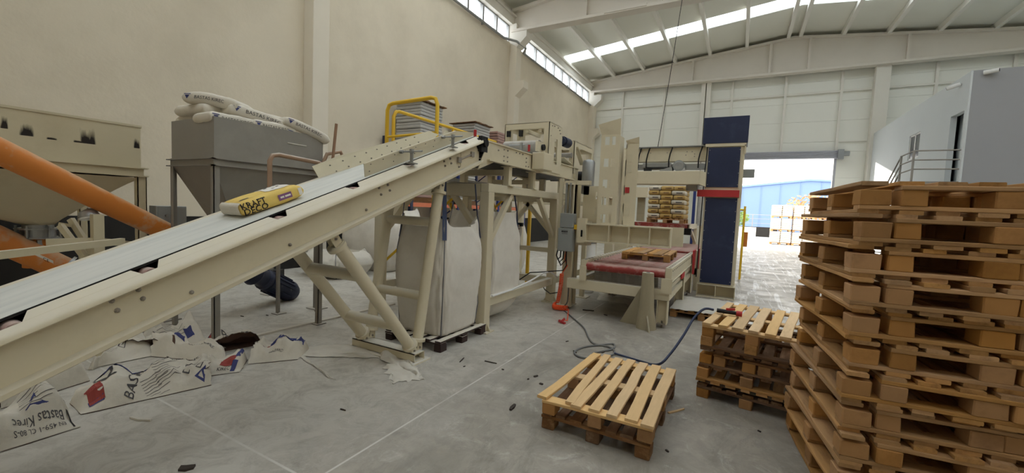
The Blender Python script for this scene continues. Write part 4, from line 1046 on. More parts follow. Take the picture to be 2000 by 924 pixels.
# ------------------------------------------------------------------ big bags
def big_bag(name, label, x0, x1, y0, y1, z0, zt, seed, corner_up=.14, mat='big_bag', bulge=.06, rb=.12, group=None, botr=0.0, nlev=40, strap=True, straptop=None, category='big bag'):
    t = thing(name, label, category, ((x0 + x1) / 2, (y0 + y1) / 2, z0), group)
    cx, cy = (x0 + x1) / 2, (y0 + y1) / 2; hx, hy = (x1 - x0) / 2, (y1 - y0) / 2
    n = 96; rings = []
    def P(j, u):
        t_ = 2 * math.pi * j / n; c_, s_ = math.cos(t_), math.sin(t_)
        pw = .26
        ex = math.copysign(abs(c_) ** pw, c_); ey = math.copysign(abs(s_) ** pw, s_)
        k_ = min(abs(ex), abs(ey)); corner = k_ ** 6
        droop = corner_up * (corner - .45)
        zz = z0 + (zt - z0) * u + droop * u ** 3
        b = bulge * math.sin(math.pi * min(1, u * .97)) * (1 - corner * .7)
        sq = 1.0
        if u < .14: sq = 1 - botr * (1 - u / .14) ** 2
        if u > .75: sq *= 1 - .10 * ((u - .75) / .25) ** 1.5 * (1 - corner)
        g = Vector((c_ * 1.6 + seed, s_ * 1.6, u * 1.8))
        rid = lambda s: 1 - 2.2 * abs(noise.noise(g * s))
        wr = noise.noise(g * 1.1) * .035 + rid(2.1) * .012 + rid(4.3) * .007 + noise.noise(g * 7) * .005
        pull = .02 * math.sin((u * 9 + k_ * 7 + 2 * noise.noise(g)) * 2.2) * max(0, u - .55) * (.4 + k_)
        vert = .010 * math.sin(t_ * 22 + 4 * noise.noise(g)) * (max(0, u - .6) * 1.6 + max(0, .25 - u))
        d = wr * math.sin(math.pi * min(1, .12 + u * .85)) + pull + vert
        return Vector((cx + ex * (hx * sq + b + d), cy + ey * (hy * sq + b + d), zz))
    for k in range(nlev + 1):
        u = (k / nlev); rings.append([P(j, u) for j in range(n)])
    m = MB(); m.loft(rings, cap=False)
    o0 = len(m.v); m.v.append((cx, cy, z0)); m.f += [(o0, (j + 1) % n, j) for j in range(n)]
    # sunk inner top
    inner = [[(p.x * .97 + cx * .03, p.y * .97 + cy * .03, p.z - .03) for p in rings[-1]], [(p.x * .8 + cx * .2, p.y * .8 + cy * .2, zt - .3) for p in rings[-1]]]
    b = len(m.v) - 1 - n
    m2 = MB(); m2.loft([rings[-1]] + inner, cap=False); o1 = len(m2.v); m2.v.append((cx, cy, zt - .32)); m2.f += [(o1, 2 * n + j, 2 * n + (j + 1) % n) for j in range(n)]
    body = obj('bag_body', m, mat, t, smooth='all'); obj('bag_top', m2, mat, t, smooth='all', fix=False)
    crn = [n // 8, 3 * n // 8, 5 * n // 8, 7 * n // 8]
    for c_ in crn:
        j = c_
        obj('corner_seam', MB().tube([P(j, k / 10) + (P(j, k / 10) - Vector((cx, cy, P(j, k / 10).z))).normalized() * .004 for k in range(11)], .008, 6), 'seam_grey', body, smooth=True)
        if strap:
            q = P(j, 1.0); st_ = straptop if straptop else q.z + .3
            tgt = Vector((cx + (q.x - cx) * .9, cy + (q.y - cy) * .97, st_))
            out = (q - Vector((cx, cy, q.z))).normalized()
            obj('lift_strap', MB().bar(P(j, .8) + out * .012, q + out * .01, .05, .006, out).bar(q + out * .01, tgt, .05, .006, out), 'strap_blue', t)
    return t, P
big_bag('big_bag', 'big white woven bulk bag standing on a dark pallet under the conveyor head', -3.64, -2.95, 3.80, 4.54, .135, 1.52, 1.3, straptop=1.95, corner_up=.26)
big_bag('big_bag', 'narrow white bulk bag hanging inside the filling frame behind the corner post', -3.75, -3.02, 4.9, 5.75, .06, 1.62, 4.1, botr=.35, straptop=1.86, corner_up=.05)
big_bag('big_bag', 'rumpled full bulk bag on the floor behind the A-frame legs', -8.7, -7.3, 7.2, 8.4, .0, 1.55, 7.7, bulge=.16, botr=.12, strap=False)
big_bag('big_bag', 'grey rumpled bulk bag slumped low behind the thin steel posts', -8.3, -7.4, 5.9, 6.7, .0, .62, 9.2, bulge=.2, botr=.1, strap=False, mat='film_dusty')
big_bag('big_bag', 'pale bulk bag in the shade seen through the filling frame', -6.4, -5.4, 7.4, 8.5, .0, 1.1, 2.2, bulge=.14, botr=.1, strap=False)
big_bag('big_bag', 'pale bulk bag standing deepest behind the filling frame', -5.9, -5.0, 8.9, 9.9, .0, 1.3, 5.2, bulge=.12, botr=.1, strap=False)
for (x, y, w, d, h, lb, mt_) in ((-7.7, 8.85, .6, .6, .9, 'grey cardboard carton beside the rumpled bulk bag', 'grey_box'), (-7.7, 9.6, .6, .6, 1.15, 'pale tall carton next to the grey carton by the left wall', 'white_plastic'), (-8.3, 8.95, .5, .5, .0, '', '')):
    if not lb: continue
    t_ = thing('carton', lb, 'box', (x, y, 0), 'cartons by the left wall')
    obj('carton_body', MB().bb(x - w / 2, x + w / 2, y - d / 2, y + d / 2, 0, h), mt_, t_, bevel=.01)
    obj('tape', MB().bb(x - .03, x + .03, y - d / 2 - .002, y + d / 2 + .002, .002, h + .002), 'cardboard', t_)
t_ = thing('label_sheet', 'white sheet with pink print hanging on the bag clamp behind the narrow bulk bag', 'sheet', (-3.9, 6.0, 1.2))
q0 = gy(1001, 440, 6.2); q1 = gy(1017, 480, 6.2)
obj('sheet', MB().grid(3, 6, lambda u, v: (q0.x + (q1.x - q0.x) * u, 6.2 + .02 * math.sin(v * 6), q0.z + (q1.z - q0.z) * v)), 'ink_white', t_)
for k in range(6):
    obj('pink_print', MB().bb(q0.x + .02, q1.x - .02, 6.165, 6.175, q1.z + .05 + k * .055, q1.z + .075 + k * .055), 'roller_pink', t_)
obj('clip', MB().bb(q0.x - .02, q1.x + .02, 6.17, 6.23, q0.z - .01, q0.z + .05), 'black_rubber', t_)
obj('hanger', MB().bar(((q0.x + q1.x) / 2, 6.2, q0.z + .04), ((q0.x + q1.x) / 2, 6.2, 1.86), .02, .02), 'cream_paint', t_)
obj('hanger_bar', MB().bb(-3.95, -2.99, 6.17, 6.23, 1.86, 1.9), 'cream_paint', t_)

c0 = gx(955, 588, NX + .07); c1 = gx(1092, 531, NX + .07)
obj('conduit', MB().tube([(NX + .08, 4.76, .47), (NX + .08, 5.3, .475), (NX + .09, 5.9, .53), (NX + .1, 6.35, .60), (NX + .13, 6.6, .60), (NX + .2, 6.75, .5)], .014, 8), 'white_plastic', fr, smooth=True)
obj('cable', MB().tube([(NX - .2, 7.0, .3), (NX - .1, 6.9, .22), (NX + .1, 6.7, .2), (NX + .3, 6.78, .25)], .01, 6), 'cable_black', fr, smooth=True)
# ------------------------------------------------------------------ post with control boxes
cp = thing('control_post', 'cream steel post carrying two grey control boxes and the orange air hose', 'post', (-2.53, 6.75, 0))
obj('post_web', MB().bb(-2.55, -2.53, 6.68, 6.86, .05, 2.17), CP, cp)
obj('post_flange', MB().bb(-2.63, -2.43, 6.67, 6.69, .05, 2.17), CP, cp); obj('post_flange', MB().bb(-2.63, -2.43, 6.85, 6.87, .05, 2.17), CP, cp)
obj('post_lip', MB().bb(-2.445, -2.43, 6.6, 6.69, .05, 2.17), CP, cp)
obj('base_plate', MB().bb(-2.66, -2.42, 6.6, 6.9, .04, .055), CP, cp)
for x in (-2.6, -2.48):
    obj('levelling_bolt', MB().tube([(x, 6.75, 0), (x, 6.75, .09)], .012, 8), 'steel_bolt', cp)
U = obj('cable_frame', MB().tube([(-2.6, 6.62, 1.5), (-2.6, 6.62, 2.13)], .018, 10).tube([(-2.53, 6.62, 1.5), (-2.53, 6.62, 2.13)], .018, 10), 'zinc', cp, smooth=True)
obj('top_channel', MB().bb(-2.63, -2.2, 6.62, 6.7, 2.1, 2.17).bb(-2.47, -2.43, 6.6, 6.66, 1.5, 2.1), CP, cp)
b1 = obj('control_box', MB().bb(-2.63, -2.40, 6.47, 6.62, 1.385, 1.62), 'grey_box', cp, bevel=.006)
b2 = obj('control_box', MB().bb(-2.65, -2.40, 6.46, 6.62, .99, 1.375), 'grey_box', cp, bevel=.006)
obj('box_door', MB().bb(-2.64, -2.41, 6.452, 6.462, 1.0, 1.365), 'grey_box', b2)
for k in range(5): obj('maker_mark', MB().bb(-2.585 + k * .022, -2.57 + k * .022, 6.448, 6.452, 1.305, 1.335), 'ink_black', b2)
obj('mark_line', MB().bb(-2.58, -2.48, 6.449, 6.452, 1.28, 1.288), 'ink_grey', b2)
es = obj('stop_switch_box', MB().bb(-2.40, -2.33, 6.52, 6.6, 1.36, 1.44), 'yellow_paint', cp, bevel=.004)
obj('stop_button', MB().tube([(-2.33, 6.56, 1.4), (-2.29, 6.56, 1.4)], .025, 12), 'red_paint', es, smooth=True)
obj('cable_duct', MB().bb(-2.72, -2.66, 6.58, 6.64, 1.02, 2.2), 'cream_paint_dusty', cp)
for k in range(3):
    obj('cable', MB().tube([(-2.62 + .05 * k, 6.55, .99), (-2.62 + .05 * k, 6.54, .88 - .02 * k), (-2.66 + .03 * k, 6.53, .84 - .05 * k), (-2.7, 6.56, .9), (-2.69, 6.61, 1.05)], .011, 6), 'cable_black', cp, smooth=True)
obj('cable', MB().tube([(-2.52, 6.54, .99), (-2.5, 6.53, .75), (-2.56, 6.55, .66), (-2.9, 6.5, .6), (-3.1, 6.4, .58), (-3.25, 6.3, .45)], .01, 6), 'cable_black', cp, smooth=True)
# orange coil hose
pts = []
top = Vector((-2.585, 6.6, .60)); 
for i in range(26 * 10 + 1):
    a_ = i * 2 * math.pi / 10; u = i / 260
    c_ = Vector((-2.585 - .05 * u ** 2, 6.56, .60 - .50 * u))
    pts.append(c_ + Vector((.03 * math.cos(a_), .03 * math.sin(a_), 0)))
for i in range(1, 22 * 10):
    a_ = i * 2 * math.pi / 10; u = i / 220
    ctr = Vector((-2.66 + .24 * u - .06 * math.sin(u * 3.1), 6.5 - .12 * math.sin(u * 3.1), .045 + .03 * (1 - u)))
    pts.append(ctr + Vector((.01 * math.cos(a_), .036 * math.cos(a_), .036 * math.sin(a_))))
ch = thing('coil_hose', 'bright orange coiled air hose hanging on the post and curling on the floor', 'hose', (-2.6, 6.5, 0))
obj('coil', MB().tube(pts, .008, 6), 'hose_orange', ch, smooth=True)
obj('feed_line', MB().tube([(-2.55, 6.6, .98), (-2.56, 6.58, .85), (-2.5, 6.57, .74), (-2.58, 6.57, .61)], .008, 6), 'hose_orange', ch, smooth=True)
g = gz(1097, 629, .02)
obj('blow_nozzle', MB().bar((g.x - .05, g.y + .02, .03), (g.x + .06, g.y - .02, .012), .035, .03).bar((g.x, g.y, .03), (g.x + .02, g.y + .06, .06), .02, .03), 'red_paint', ch)
obj('feed_line', MB().tube([pts[-1], (g.x + .05, g.y + .1, .03), (g.x + .01, g.y + .04, .04)], .008, 6), 'hose_orange', ch, smooth=True)

# ------------------------------------------------------------------ pallet magazine with guides
pm = thing('pallet_magazine', 'tall perforated cream guide plates above a ribbed lifting beam', 'pallet magazine', (-1.6, 6.6, 0))
def guide(x0, x1, z0, z1, y, holes, flare, par):
    g = obj('guide_plate', MB().plate(x0, x1, z0, z1, y, y + .012, holes), CP, par)
    obj('flared_top', MB().prism([(x0, y, z1), (x1, y, z1), (x1 + flare[1], y - .025, z1 + flare[3]), (x0 - flare[0], y - .025, z1 + flare[2])], (0, .012, 0)), CP, g)
    return g
hs = []
for z in (2.72, 2.38, 2.05, 1.78, 1.50):
    hs += [(-1.96, -1.885, z, z + .13), (-1.845, -1.79, z, z + .13)]
g1 = guide(-2.02, -1.72, 1.46, 2.88, 6.52, hs, (.05, .0, .16, .24), pm)
obj('guide_return', MB().bb(-1.735, -1.72, 6.532, 6.78, 1.46, 2.86), CP, g1)
g2 = guide(-1.63, -1.45, 1.46, 2.74, 6.62, [], (.02, .0, .05, .1), pm)
hs2 = MB()
zs_ = [1.46, 1.55, 1.68, 1.82, 1.95, 2.1, 2.24, 2.5, 2.66, 2.74]
for a, b in zip(zs_[::2], zs_[1::2]): hs2.bb(-1.642, -1.63, 6.62, 6.9, a, b)
hs2.bb(-1.642, -1.63, 6.62, 6.72, 1.46, 2.74).bb(-1.642, -1.63, 6.8, 6.9, 1.46, 2.74)
obj('guide_return', hs2, CP, g2)
obj('red_sticker', MB().bb(-1.625, -1.555, 6.612, 6.62, 1.98, 2.07), 'red_paint', g2, bevel=.006)
for z in (1.62, 2.3, 2.46, 1.82):
    obj('pocket_plate', MB().bb(-1.62, -1.54, 6.616, 6.621, z, z + .12), CD, g2)
wb_ = obj('lifting_beam', MB().bb(-2.2, -.88, 6.58, 6.6, 1.2, 1.46), CP, pm)
obj('beam_flange', MB().bb(-2.2, -.88, 6.46, 6.62, 1.455, 1.475), CP, wb_)
obj('beam_flange', MB().bb(-2.2, -.88, 6.46, 6.62, 1.175, 1.195), CP, wb_)
for x in (-2.18, -1.80, -1.49, -1.18, -.89):
    obj('stiffener', MB().bb(x - .008, x + .008, 6.465, 6.6, 1.19, 1.46), CP, wb_)
obj('end_plate', MB().bb(-.9, -.74, 6.76, 6.78, 1.19, 1.48), CP, pm); obj('rear_beam', MB().bb(-2.2, -.9, 6.76, 6.9, 1.19, 1.47), CP, pm)
obj('carriage', MB().bb(-2.43, -2.2, 6.62, 6.86, 1.1, 1.5).bb(-2.34, -2.2, 6.5, 6.62, 1.15, 1.55), CP, pm)
obj('carriage_slot', MB().bb(-2.27, -2.24, 6.495, 6.501, 1.25, 1.36), 'dark_gap', pm)
hs = [(-2.18, -2.155, 1.62, 1.74), (-2.18, -2.155, 1.88, 2.0), (-2.09, -2.06, 1.55, 1.66), (-2.09, -2.06, 1.78, 1.9)]
obj('rear_panel', MB().plate(-2.40, -2.04, 1.45, 2.1, 6.9, 6.92, hs), CP, pm)
for (x, y) in ((-2.35, 8.6),):
    obj('rear_column', MB().bb(x - .07, x + .07, y - .07, y + .07, .0, 2.1), CP, pm)
obj('side_rail', MB().bb(-2.4, -2.3, 6.9, 8.6, 1.95, 2.1), CP, pm); obj('side_rail', MB().bb(-2.4, -2.3, 6.9, 8.6, .32, .45), CP, pm)
# ------------------------------------------------------------------ roller table
rt = thing('roller_table', 'cream roller table with red rollers below the lifting beam', 'roller conveyor', (-1.5, 8, 0))
TX0, TX1, TY0, TY1 = -2.14, -.86, 6.36, 9.75
for x, s in ((TX0, 1), (TX1, -1)):
    r_ = obj('side_rail', MB().bb(x - .045, x + .045, TY0, TY1, .70, .895).bb(x - .06, x + .06, TY0 + .01, TY1, .69, .705), CP, rt)
    for i in range(21):
        y = TY0 + .1 + i * .16
        obj('rail_slot', MB().bb(x - .02, x + .02, y - .02, y + .02, .894, .8965).bb(x + .044, x + .0465, y - .02, y + .02, .84, .86), 'dark_gap', r_)
rr = MB().tube([(TX0 + .046, 0, 0), (TX1 - .046, 0, 0)], .034, 14)
obj('roller_gap_shade', MB().bb(TX0 + .046, TX1 - .046, TY0 + .1, TY1 - .05, .74, .75), 'dark_gap', rt)  # near-black sheet added to paint the shade between the rollers
me = mesh_of(rr, 'roller', 'roller_red', Vector((0, 0, 0)), True)
OFFt = OFF[rt.name]
for i in range(16):
    sub('roller', me, rt, (-OFFt.x, TY0 + .24 + i * .205 - OFFt.y, .826))
obj('front_roller', MB().tube([(TX0 + .04, TY0 + .05, .80), (TX1 - .05, TY0 + .05, .80)], .065, 20), 'roller_red', rt, smooth=True)
for x, y in ((TX1 - .06, TY0 + .07), (TX0 + .03, TY1 - .3), (TX1 - .03, TY1 - .3), (TX1 - .03, 8.1), (TX0 + .03, 8.1)):
    zl = .41 if y < 7 else .69
    obj('leg', MB().bb(x - .075, x - .063, y - .07, y + .07, .06, zl).bb(x - .063, x + .063, y + .0, y + .012, .06, zl).bb(x + .063, x + .075, y - .07, y + .07, .06, zl), CP, rt)
    obj('foot', MB().bb(x - .07, x + .07, y - .07, y + .07, .05, .062).tube([(x, y, 0), (x, y, .1)], .013, 8), 'steel_bolt', rt)
obj('cross_beam', MB().bb(-2.42, TX1 + .03, 6.37, 6.5, .41, .57), CP, rt, bevel=.006)
obj('corner_bracket', MB().bb(TX0 - .06, TX0 + .05, 6.34, 6.36, .56, .8), CP, rt); obj('corner_bracket', MB().bb(TX1 - .09, TX1 + .06, 6.34, 6.36, .52, .74), CP, rt)
for x in (TX0 + .03, TX1 - .03):
    obj('lower_beam', MB().bb(x - .05, x + .05, 6.5, TY1 - .36, .4, .5), CP, rt); obj('lower_beam', MB().bb(x - .04, x + .04, 6.5, TY1 - .36, .55, .62), CP, rt)
obj('drip_curtain', MB().grid(14, 4, lambda u, v: (TX0 + .1 + 1.0 * u, 6.62 + .03 * math.sin(u * 40), .7 - .2 * v)), 'film_wrap', rt)
obj('red_guard', MB().bb(TX1 + .03, TX1 + .05, 7.6, 8.0, .58, .7), 'red_paint', rt); obj('red_guard', MB().prism([(TX1 + .07, 9.0, .98), (TX1 + .07, 9.35, .98), (TX1 + .07, 9.25, .5), (TX1 + .07, 9.1, .5)], (.03, 0, 0)), 'red_paint', rt)
# rear roller bed
rb_ = thing('rear_roller_bed', 'second red roller bed behind the roller table', 'roller conveyor', (-1.2, 11.2, 0))
for x in (-2.1, -.8):
    obj('side_rail', MB().bb(x - .03, x + .03, 10.1, 12.9, .74, .9), CP, rb_)
    for y in (10.25, 12.7): obj('leg', MB().bb(x - .05, x + .05, y - .05, y + .05, 0, .74), CP, rb_)
me2 = mesh_of(MB().tube([(-2.06, 0, 0), (-.84, 0, 0)], .042, 12), 'roller', 'roller_red', Vector((0, 0, 0)), True)
o_ = OFF[rb_.name]
for i in range(17): sub('roller', me2, rb_, (-o_.x, 10.2 + i * .165 - o_.y, .84))
obj('lower_beam', MB().bb(-2.1, -.8, 10.2, 10.3, .35, .5), CP, rb_); obj('red_guard', MB().bb(-.77, -.75, 10.12, 10.5, .5, .95), 'red_paint', rb_)
# lift table with the pallet of yellow sacks
lt = thing('lift_table', 'raised red roller table under the pallet of yellow sacks', 'roller conveyor', (-1.75, 12, 0))
obj('front_beam', MB().bb(-2.46, -1.12, 11.2, 11.26, 1.36, 1.46), 'roller_red', lt)
for x in (-2.46, -1.12):
    obj('side_rail', MB().bb(x - .03, x + .03, 11.2, 13.1, 1.33, 1.46), CP, lt)
    obj('leg', MB().bb(x - .05, x + .05, 12.97, 13.09, 0, 1.33), CP, lt); obj('knee_brace', MB().bar((x, 12.98, .95), (x, 11.6, 1.33), .05, .07, (1, 0, 0)), CP, lt)
me3 = mesh_of(MB().tube([(-2.42, 0, 0), (-1.16, 0, 0)], .04, 12), 'roller', 'roller_red', Vector((0, 0, 0)), True); o_ = OFF[lt.name]
for i in range(9): sub('roller', me3, lt, (-o_.x, 11.35 + i * .17 - o_.y, 1.42))
obj('drive', MB().bb(-1.3, -1.05, 11.1, 11.3, 1.2, 1.36), 'black_rubber', lt)
qa = gy(1247, 372, 12.6); qb = gy(1258, 430, 12.6)
obj('rear_mast', MB().bb(qa.x, qb.x, 12.55, 12.65, 1.46, qa.z), 'bollard_paint', lt)
qc = gy(1232, 366, 12.5); qd = gy(1266, 386, 12.5)
obj('mast_head', MB().bb(qc.x, qd.x, 12.4, 12.54, qd.z, qc.z), CP, lt)
obj('mast_arm', MB().bb(qc.x - .6, qc.x, 12.45, 12.55, qd.z + .02, qc.z), CP, lt)

# ------------------------------------------------------------------ palletiser portal
pt = thing('palletiser_portal', 'tall portal with navy panelled column, red band and cream cross beams', 'palletiser', (-1.4, 9.8, 0))
NY = 9.52
cl = obj('column_frame', MB().bb(-.70, -.05, NY + .01, NY + .5, .26, 3.14), CP, pt)
lp = obj('navy_panel', MB().bb(-.665, -.085, NY - .012, NY + .01, .3, 2.06), 'navy_sheet', pt)
up = obj('navy_panel', MB().bb(-.675, -.095, NY - .012, NY + .01, 2.28, 3.08), 'navy_sheet', pt)
for p_, z0, z1 in ((lp, .36, 2.0), (up, 2.33, 3.03)):
    n_ = int((z1 - z0) / .2)
    for i in range(n_ + 1):
        for x in (-.65, -.105):
            obj('screw', MB().tube([(x, NY - .012, z0 + (z1 - z0) * i / n_), (x, NY - .018, z0 + (z1 - z0) * i / n_)], .01, 6), 'zinc', p_)
obj('red_band', MB().bb(-.83, -.06, NY - .06, NY + .02, 2.08, 2.22), 'red_paint', pt)
obj('top_box', MB().bb(-.80, .02, NY - .03, NY + .6, 3.16, 3.69), 'navy_sheet', pt, bevel=.01)
obj('top_tray', MB().bb(-.74, -.0, NY - .02, NY + .55, 3.1, 3.16).bb(-.03, .0, NY - .02, NY + .1, 2.95, 3.12), CP, pt)
obj('side_cover', MB().bb(-.05, -.02, NY + .02, NY + .5, .3, 3.1), CP, pt)
bs = obj('base_beam', MB().bb(-.72, .0, NY - .02, NY + .55, .25, .265).bb(-.72, .0, NY - .02, NY + .55, 0, .015).bb(-.72, .0, NY + .2, NY + .22, .015, .25), CP, pt)
for x in (-.71, -.36, -.01): obj('stiffener', MB().bb(x - .006, x + .006, NY - .02, NY + .2, .015, .25), CP, bs)
obj('sensor_box', MB().bb(-.02, .18, NY + .2, NY + .35, 2.5, 2.66), 'grey_box', pt)
obj('column_frame', MB().bb(-2.75, -2.2, NY + .05, NY + .5, 0, 3.14), CP, pt)
ub = obj('cross_beam', MB().bb(-2.2, -.70, NY + .12, NY + .3, 2.83, 3.12), CP, pt)
for x, z in ((-1.85, 3.02), (-1.5, 3.02), (-1.1, 3.03), (-1.0, 3.03), (-.95, 2.93), (-.95, 2.98), (-1.12, 2.96)):
    obj('bolt', MB().tube([(x, NY + .12, z), (x, NY + .11, z)], .012, 6), 'steel_bolt', ub)
obj('cable_tray', MB().bb(-2.2, -.62, NY + .05, NY + .2, 3.13, 3.15), 'zinc', pt)
obj('chain_guide', MB().bb(-2.2, -.70, NY + .18, NY + .26, 2.66, 2.78).bb(-2.0, -1.4, NY + .1, NY + .2, 2.7, 2.8), 'zinc', pt)
obj('chain', MB().bb(-1.9, -1.2, NY + .0, NY + .1, 2.67, 2.70).bb(-1.95, -1.8, NY, NY + .12, 2.58, 2.68), 'black_rubber', pt)
hm = obj('hoist_motor', MB().tube([(-1.22, NY + .25, 2.71), (-1.22, NY - .12, 2.71)], .115, 22).tube([(-1.22, NY - .12, 2.71), (-1.22, NY - .15, 2.71)], .1, 22), 'grey_motor', pt, smooth=True)
obj('fan_cover', MB().lathe([(.02, .15), (.07, .153), (.095, .15)], (-1.22, NY, 2.71), (0, -1, 0), 18), 'zinc', hm)
obj('gear_arm', MB().bar((-1.35, NY, 2.66), (-1.6, NY + .05, 2.6), .1, .08), 'zinc', pt)
obj('end_wheel', MB().tube([(-.78, NY + .1, 2.72), (-.78, NY + .2, 2.72)], .06, 14), 'grey_motor', pt, smooth=True)
obj('carriage_beam', MB().bb(-2.2, -.78, NY - .3, NY + .05, 2.31, 2.585), CP, pt, bevel=.01)
obj('carriage_end', MB().prism([(-.78, NY - .3, 2.31), (-.68, NY - .2, 2.28), (-.68, NY - .2, 2.56), (-.78, NY - .3, 2.585)], (0, .3, 0)), CP, pt)
obj('gripper_box', MB().bb(-1.05, -.83, NY - .1, NY + .2, 2.2, 2.31), 'grey_steel', pt)
for x in (-2.1, -1.92, -1.45, -.86):
    obj('drop_cable', MB().tube([(x + .06, NY + .08, 3.13), (x + .02, NY + .06, 2.98), (x, NY + .06, 2.85), (x, NY + .08, 2.68)], .014, 6), 'cable_black', pt, smooth=True)
obj('drop_cable', MB().tube([(-.70, NY - .0, 3.1), (-.72, NY - .01, 2.5), (-.73, NY - .01, 1.4), (-.74, NY, .4)], .012, 6), 'cable_black', pt, smooth=True)
# things behind the portal
t_ = thing('film_roll', 'upright white roll of stretch film behind the portal', 'film roll', (-1.05, 13.6, 0))
obj('roll', MB().tube([(-1.02, 13.4, 1.4), (-1.02, 13.4, 2.55)], .12, 18), 'film_wrap', t_, smooth=True)
obj('mast', MB().bb(-1.06, -.98, 13.36, 13.44, 0, 1.4).bb(-1.3, -.75, 13.15, 13.65, 0, .06), CP, t_)
obj('blue_mast', MB().bb(-1.28, -1.2, 13.4, 13.48, .0, 2.6), 'rack_blue', t_)
t_ = thing('guard_post', 'yellow safety guard frame beside the navy column', 'guard rail', (-.05, 13.0, 0))
obj('post', MB().tube([(.08, 12.97, 0), (.08, 12.97, 2.0)], .03, 10), 'yellow_paint', t_, smooth=True); obj('rail', MB().tube([(.08, 12.97, 1.9), (-.45, 12.97, 1.9)], .025, 8), 'yellow_paint', t_, smooth=True)
obj('guard_panel', MB().bb(.06, .2, 13.0, 13.1, .9, 1.3), 'orange_paint', t_)
q = gy(1148, 476, 8.15)
t_ = thing('white_drum', 'shiny white drum standing behind the control post', 'drum', (-2.71, 8.3, 0))
obj('drum_body', MB().lathe([(.13, 0), (.15, .02), (.15, .3), (.155, .31), (.15, .32), (.15, .62), (.155, .63), (.15, .64), (.15, q.z - .03), (.14, q.z)], (-2.71, 8.3, 0), n=24), 'white_plastic', t_, smooth=True)
obj('drum_lid', MB().lathe([(.14, q.z), (.157, q.z), (.157, q.z + .03), (.14, q.z + .035)], (-2.71, 8.3, 0), n=24), 'zinc', t_, smooth=True)
# grey bollard
bo = thing('floor_stop', 'olive-grey steel floor stop with triangular gusset in front of the roller table', 'bollard', (-1.1, 6.25, 0))
m = MB(); rings = []
for z, w_, d_ in ((0, .145, .13), (.1, .14, .12), (.3, .105, .10), (.82, .082, .082)):
    ring = []
    for j in range(12):
        a_ = 2 * math.pi * j / 12; k = 1.0
        ring.append((-1.12 + .02 * (.82 - z) + w_ * math.cos(a_), 6.22 + d_ * math.sin(a_), z))
    rings.append(ring)
m.loft(rings); obj('stop_tube', m, 'bollard_paint', bo, smooth=True)
obj('top_hole', MB().tube([(-1.12, 6.22, .818), (-1.12, 6.22, .822)], .03, 12), 'dark_gap', bo)
obj('gusset', MB().prism([(-1.18, 6.3, 0), (-1.52, 6.36, 0), (-1.2, 6.26, .62), (-1.18, 6.26, .62)], (0, .02, 0)), 'bollard_paint', bo)
obj('gusset', MB().prism([(-1.1, 6.14, 0), (-1.02, 6.0, 0), (-1.1, 6.14, .25)], (.02, 0, 0)), 'bollard_paint', bo)

# ------------------------------------------------------------------ walkway with yellow railing, racking along the wall
yw = thing('yellow_walkway', 'yellow tubular railing round the raised walkway behind the conveyor head', 'railing', (-4.8, 6, 0))
XL, XR, WY0, WY1, DK = -5.0, -4.2, 4.95, 8.2, 2.1
YP = 'yellow_paint'
a = gy(757, 205, WY0); b = gy(855, 190, WY0)
XL, XR, zt = a.x, b.x, (a.z + b.z) / 2
r_ = .03
obj('end_hoop', MB().tube([(XL, WY0, DK), (XL, WY0, zt - .1), (XL + .04, WY0, zt - .02), (XL + .12, WY0, zt), (XR - .12, WY0, zt + .02), (XR - .04, WY0, zt), (XR, WY0, zt - .09), (XR, WY0, DK)], r_, 10), YP, yw, smooth=True)
obj('mid_rail', MB().tube([(XL, WY0, zt - .52), (XR, WY0, zt - .50)], .02, 8), YP, yw, smooth=True)
obj('side_rail', MB().tube([(XL + .06, WY0 + .08, DK), (XL + .06, WY0 + .08, zt - .18), (XL + .06, WY0 + .13, zt - .1), (XL + .06, WY0 + .2, zt - .08), (XL + .06, WY1, zt - .08), (XL + .06, WY1, DK)], .028, 10), YP, yw, smooth=True)
obj('side_rail', MB().tube([(XL + .06, WY0 + .08, zt - .58), (XL + .06, WY1, zt - .58)], .02, 8), YP, yw, smooth=True)
obj('post', MB().tube([(XL + .06, 6.6, DK), (XL + .06, 6.6, zt - .08)], .025, 8), YP, yw, smooth=True)
obj('deck', MB().bb(XL - .05, XR + .05, WY0 - .05, WY1 + .05, DK - .06, DK), 'grey_steel', yw)
obj('toe_board', MB().bb(XL, XR, WY0 - .03, WY0 - .02, DK, DK + .1), YP, yw)
for x in (XL, XR):
    for y in (WY0, WY1):
        obj('leg', MB().bb(x - .03, x + .03, y - .03, y + .03, 0, DK - .06), YP, yw)
for k in range(4):
    obj('brace', MB().bar((XL + (XR - XL) * (k % 2), WY0 + .8 * k, .7), (XL + (XR - XL) * ((k + 1) % 2), WY0 + .8 * k + .8, DK - .1), .04, .04), YP, yw)
rk = thing('pallet_rack', 'blue and orange pallet rack along the left wall', 'rack', (-8.7, 12, 0))
RX0, RX1 = -9.25, -8.2
for y in (8.98, 11.2, 13.8, 16.0):
    for x in (RX0, RX1): obj('upright', MB().bb(x - .05, x + .05, y - .05, y + .05, 0, 3.62), 'navy_sheet' if y < 9 else 'rack_blue', rk)
    for k in range(4): obj('lattice', MB().bar((RX0, y, .2 + .8 * k), (RX1, y, .9 + .8 * k), .03, .03), 'rack_blue', rk)
for z in (1.6, 3.22):
    for x in (RX0, RX1): obj('beam', MB().bb(x - .025, x + .025, 8.9, 16.0, z, z + .12), 'rack_orange', rk)
    obj('shelf_boards', MB().bb(RX0, RX1, 8.95, 15.95, z + .12, z + .14), 'wood_dark', rk)
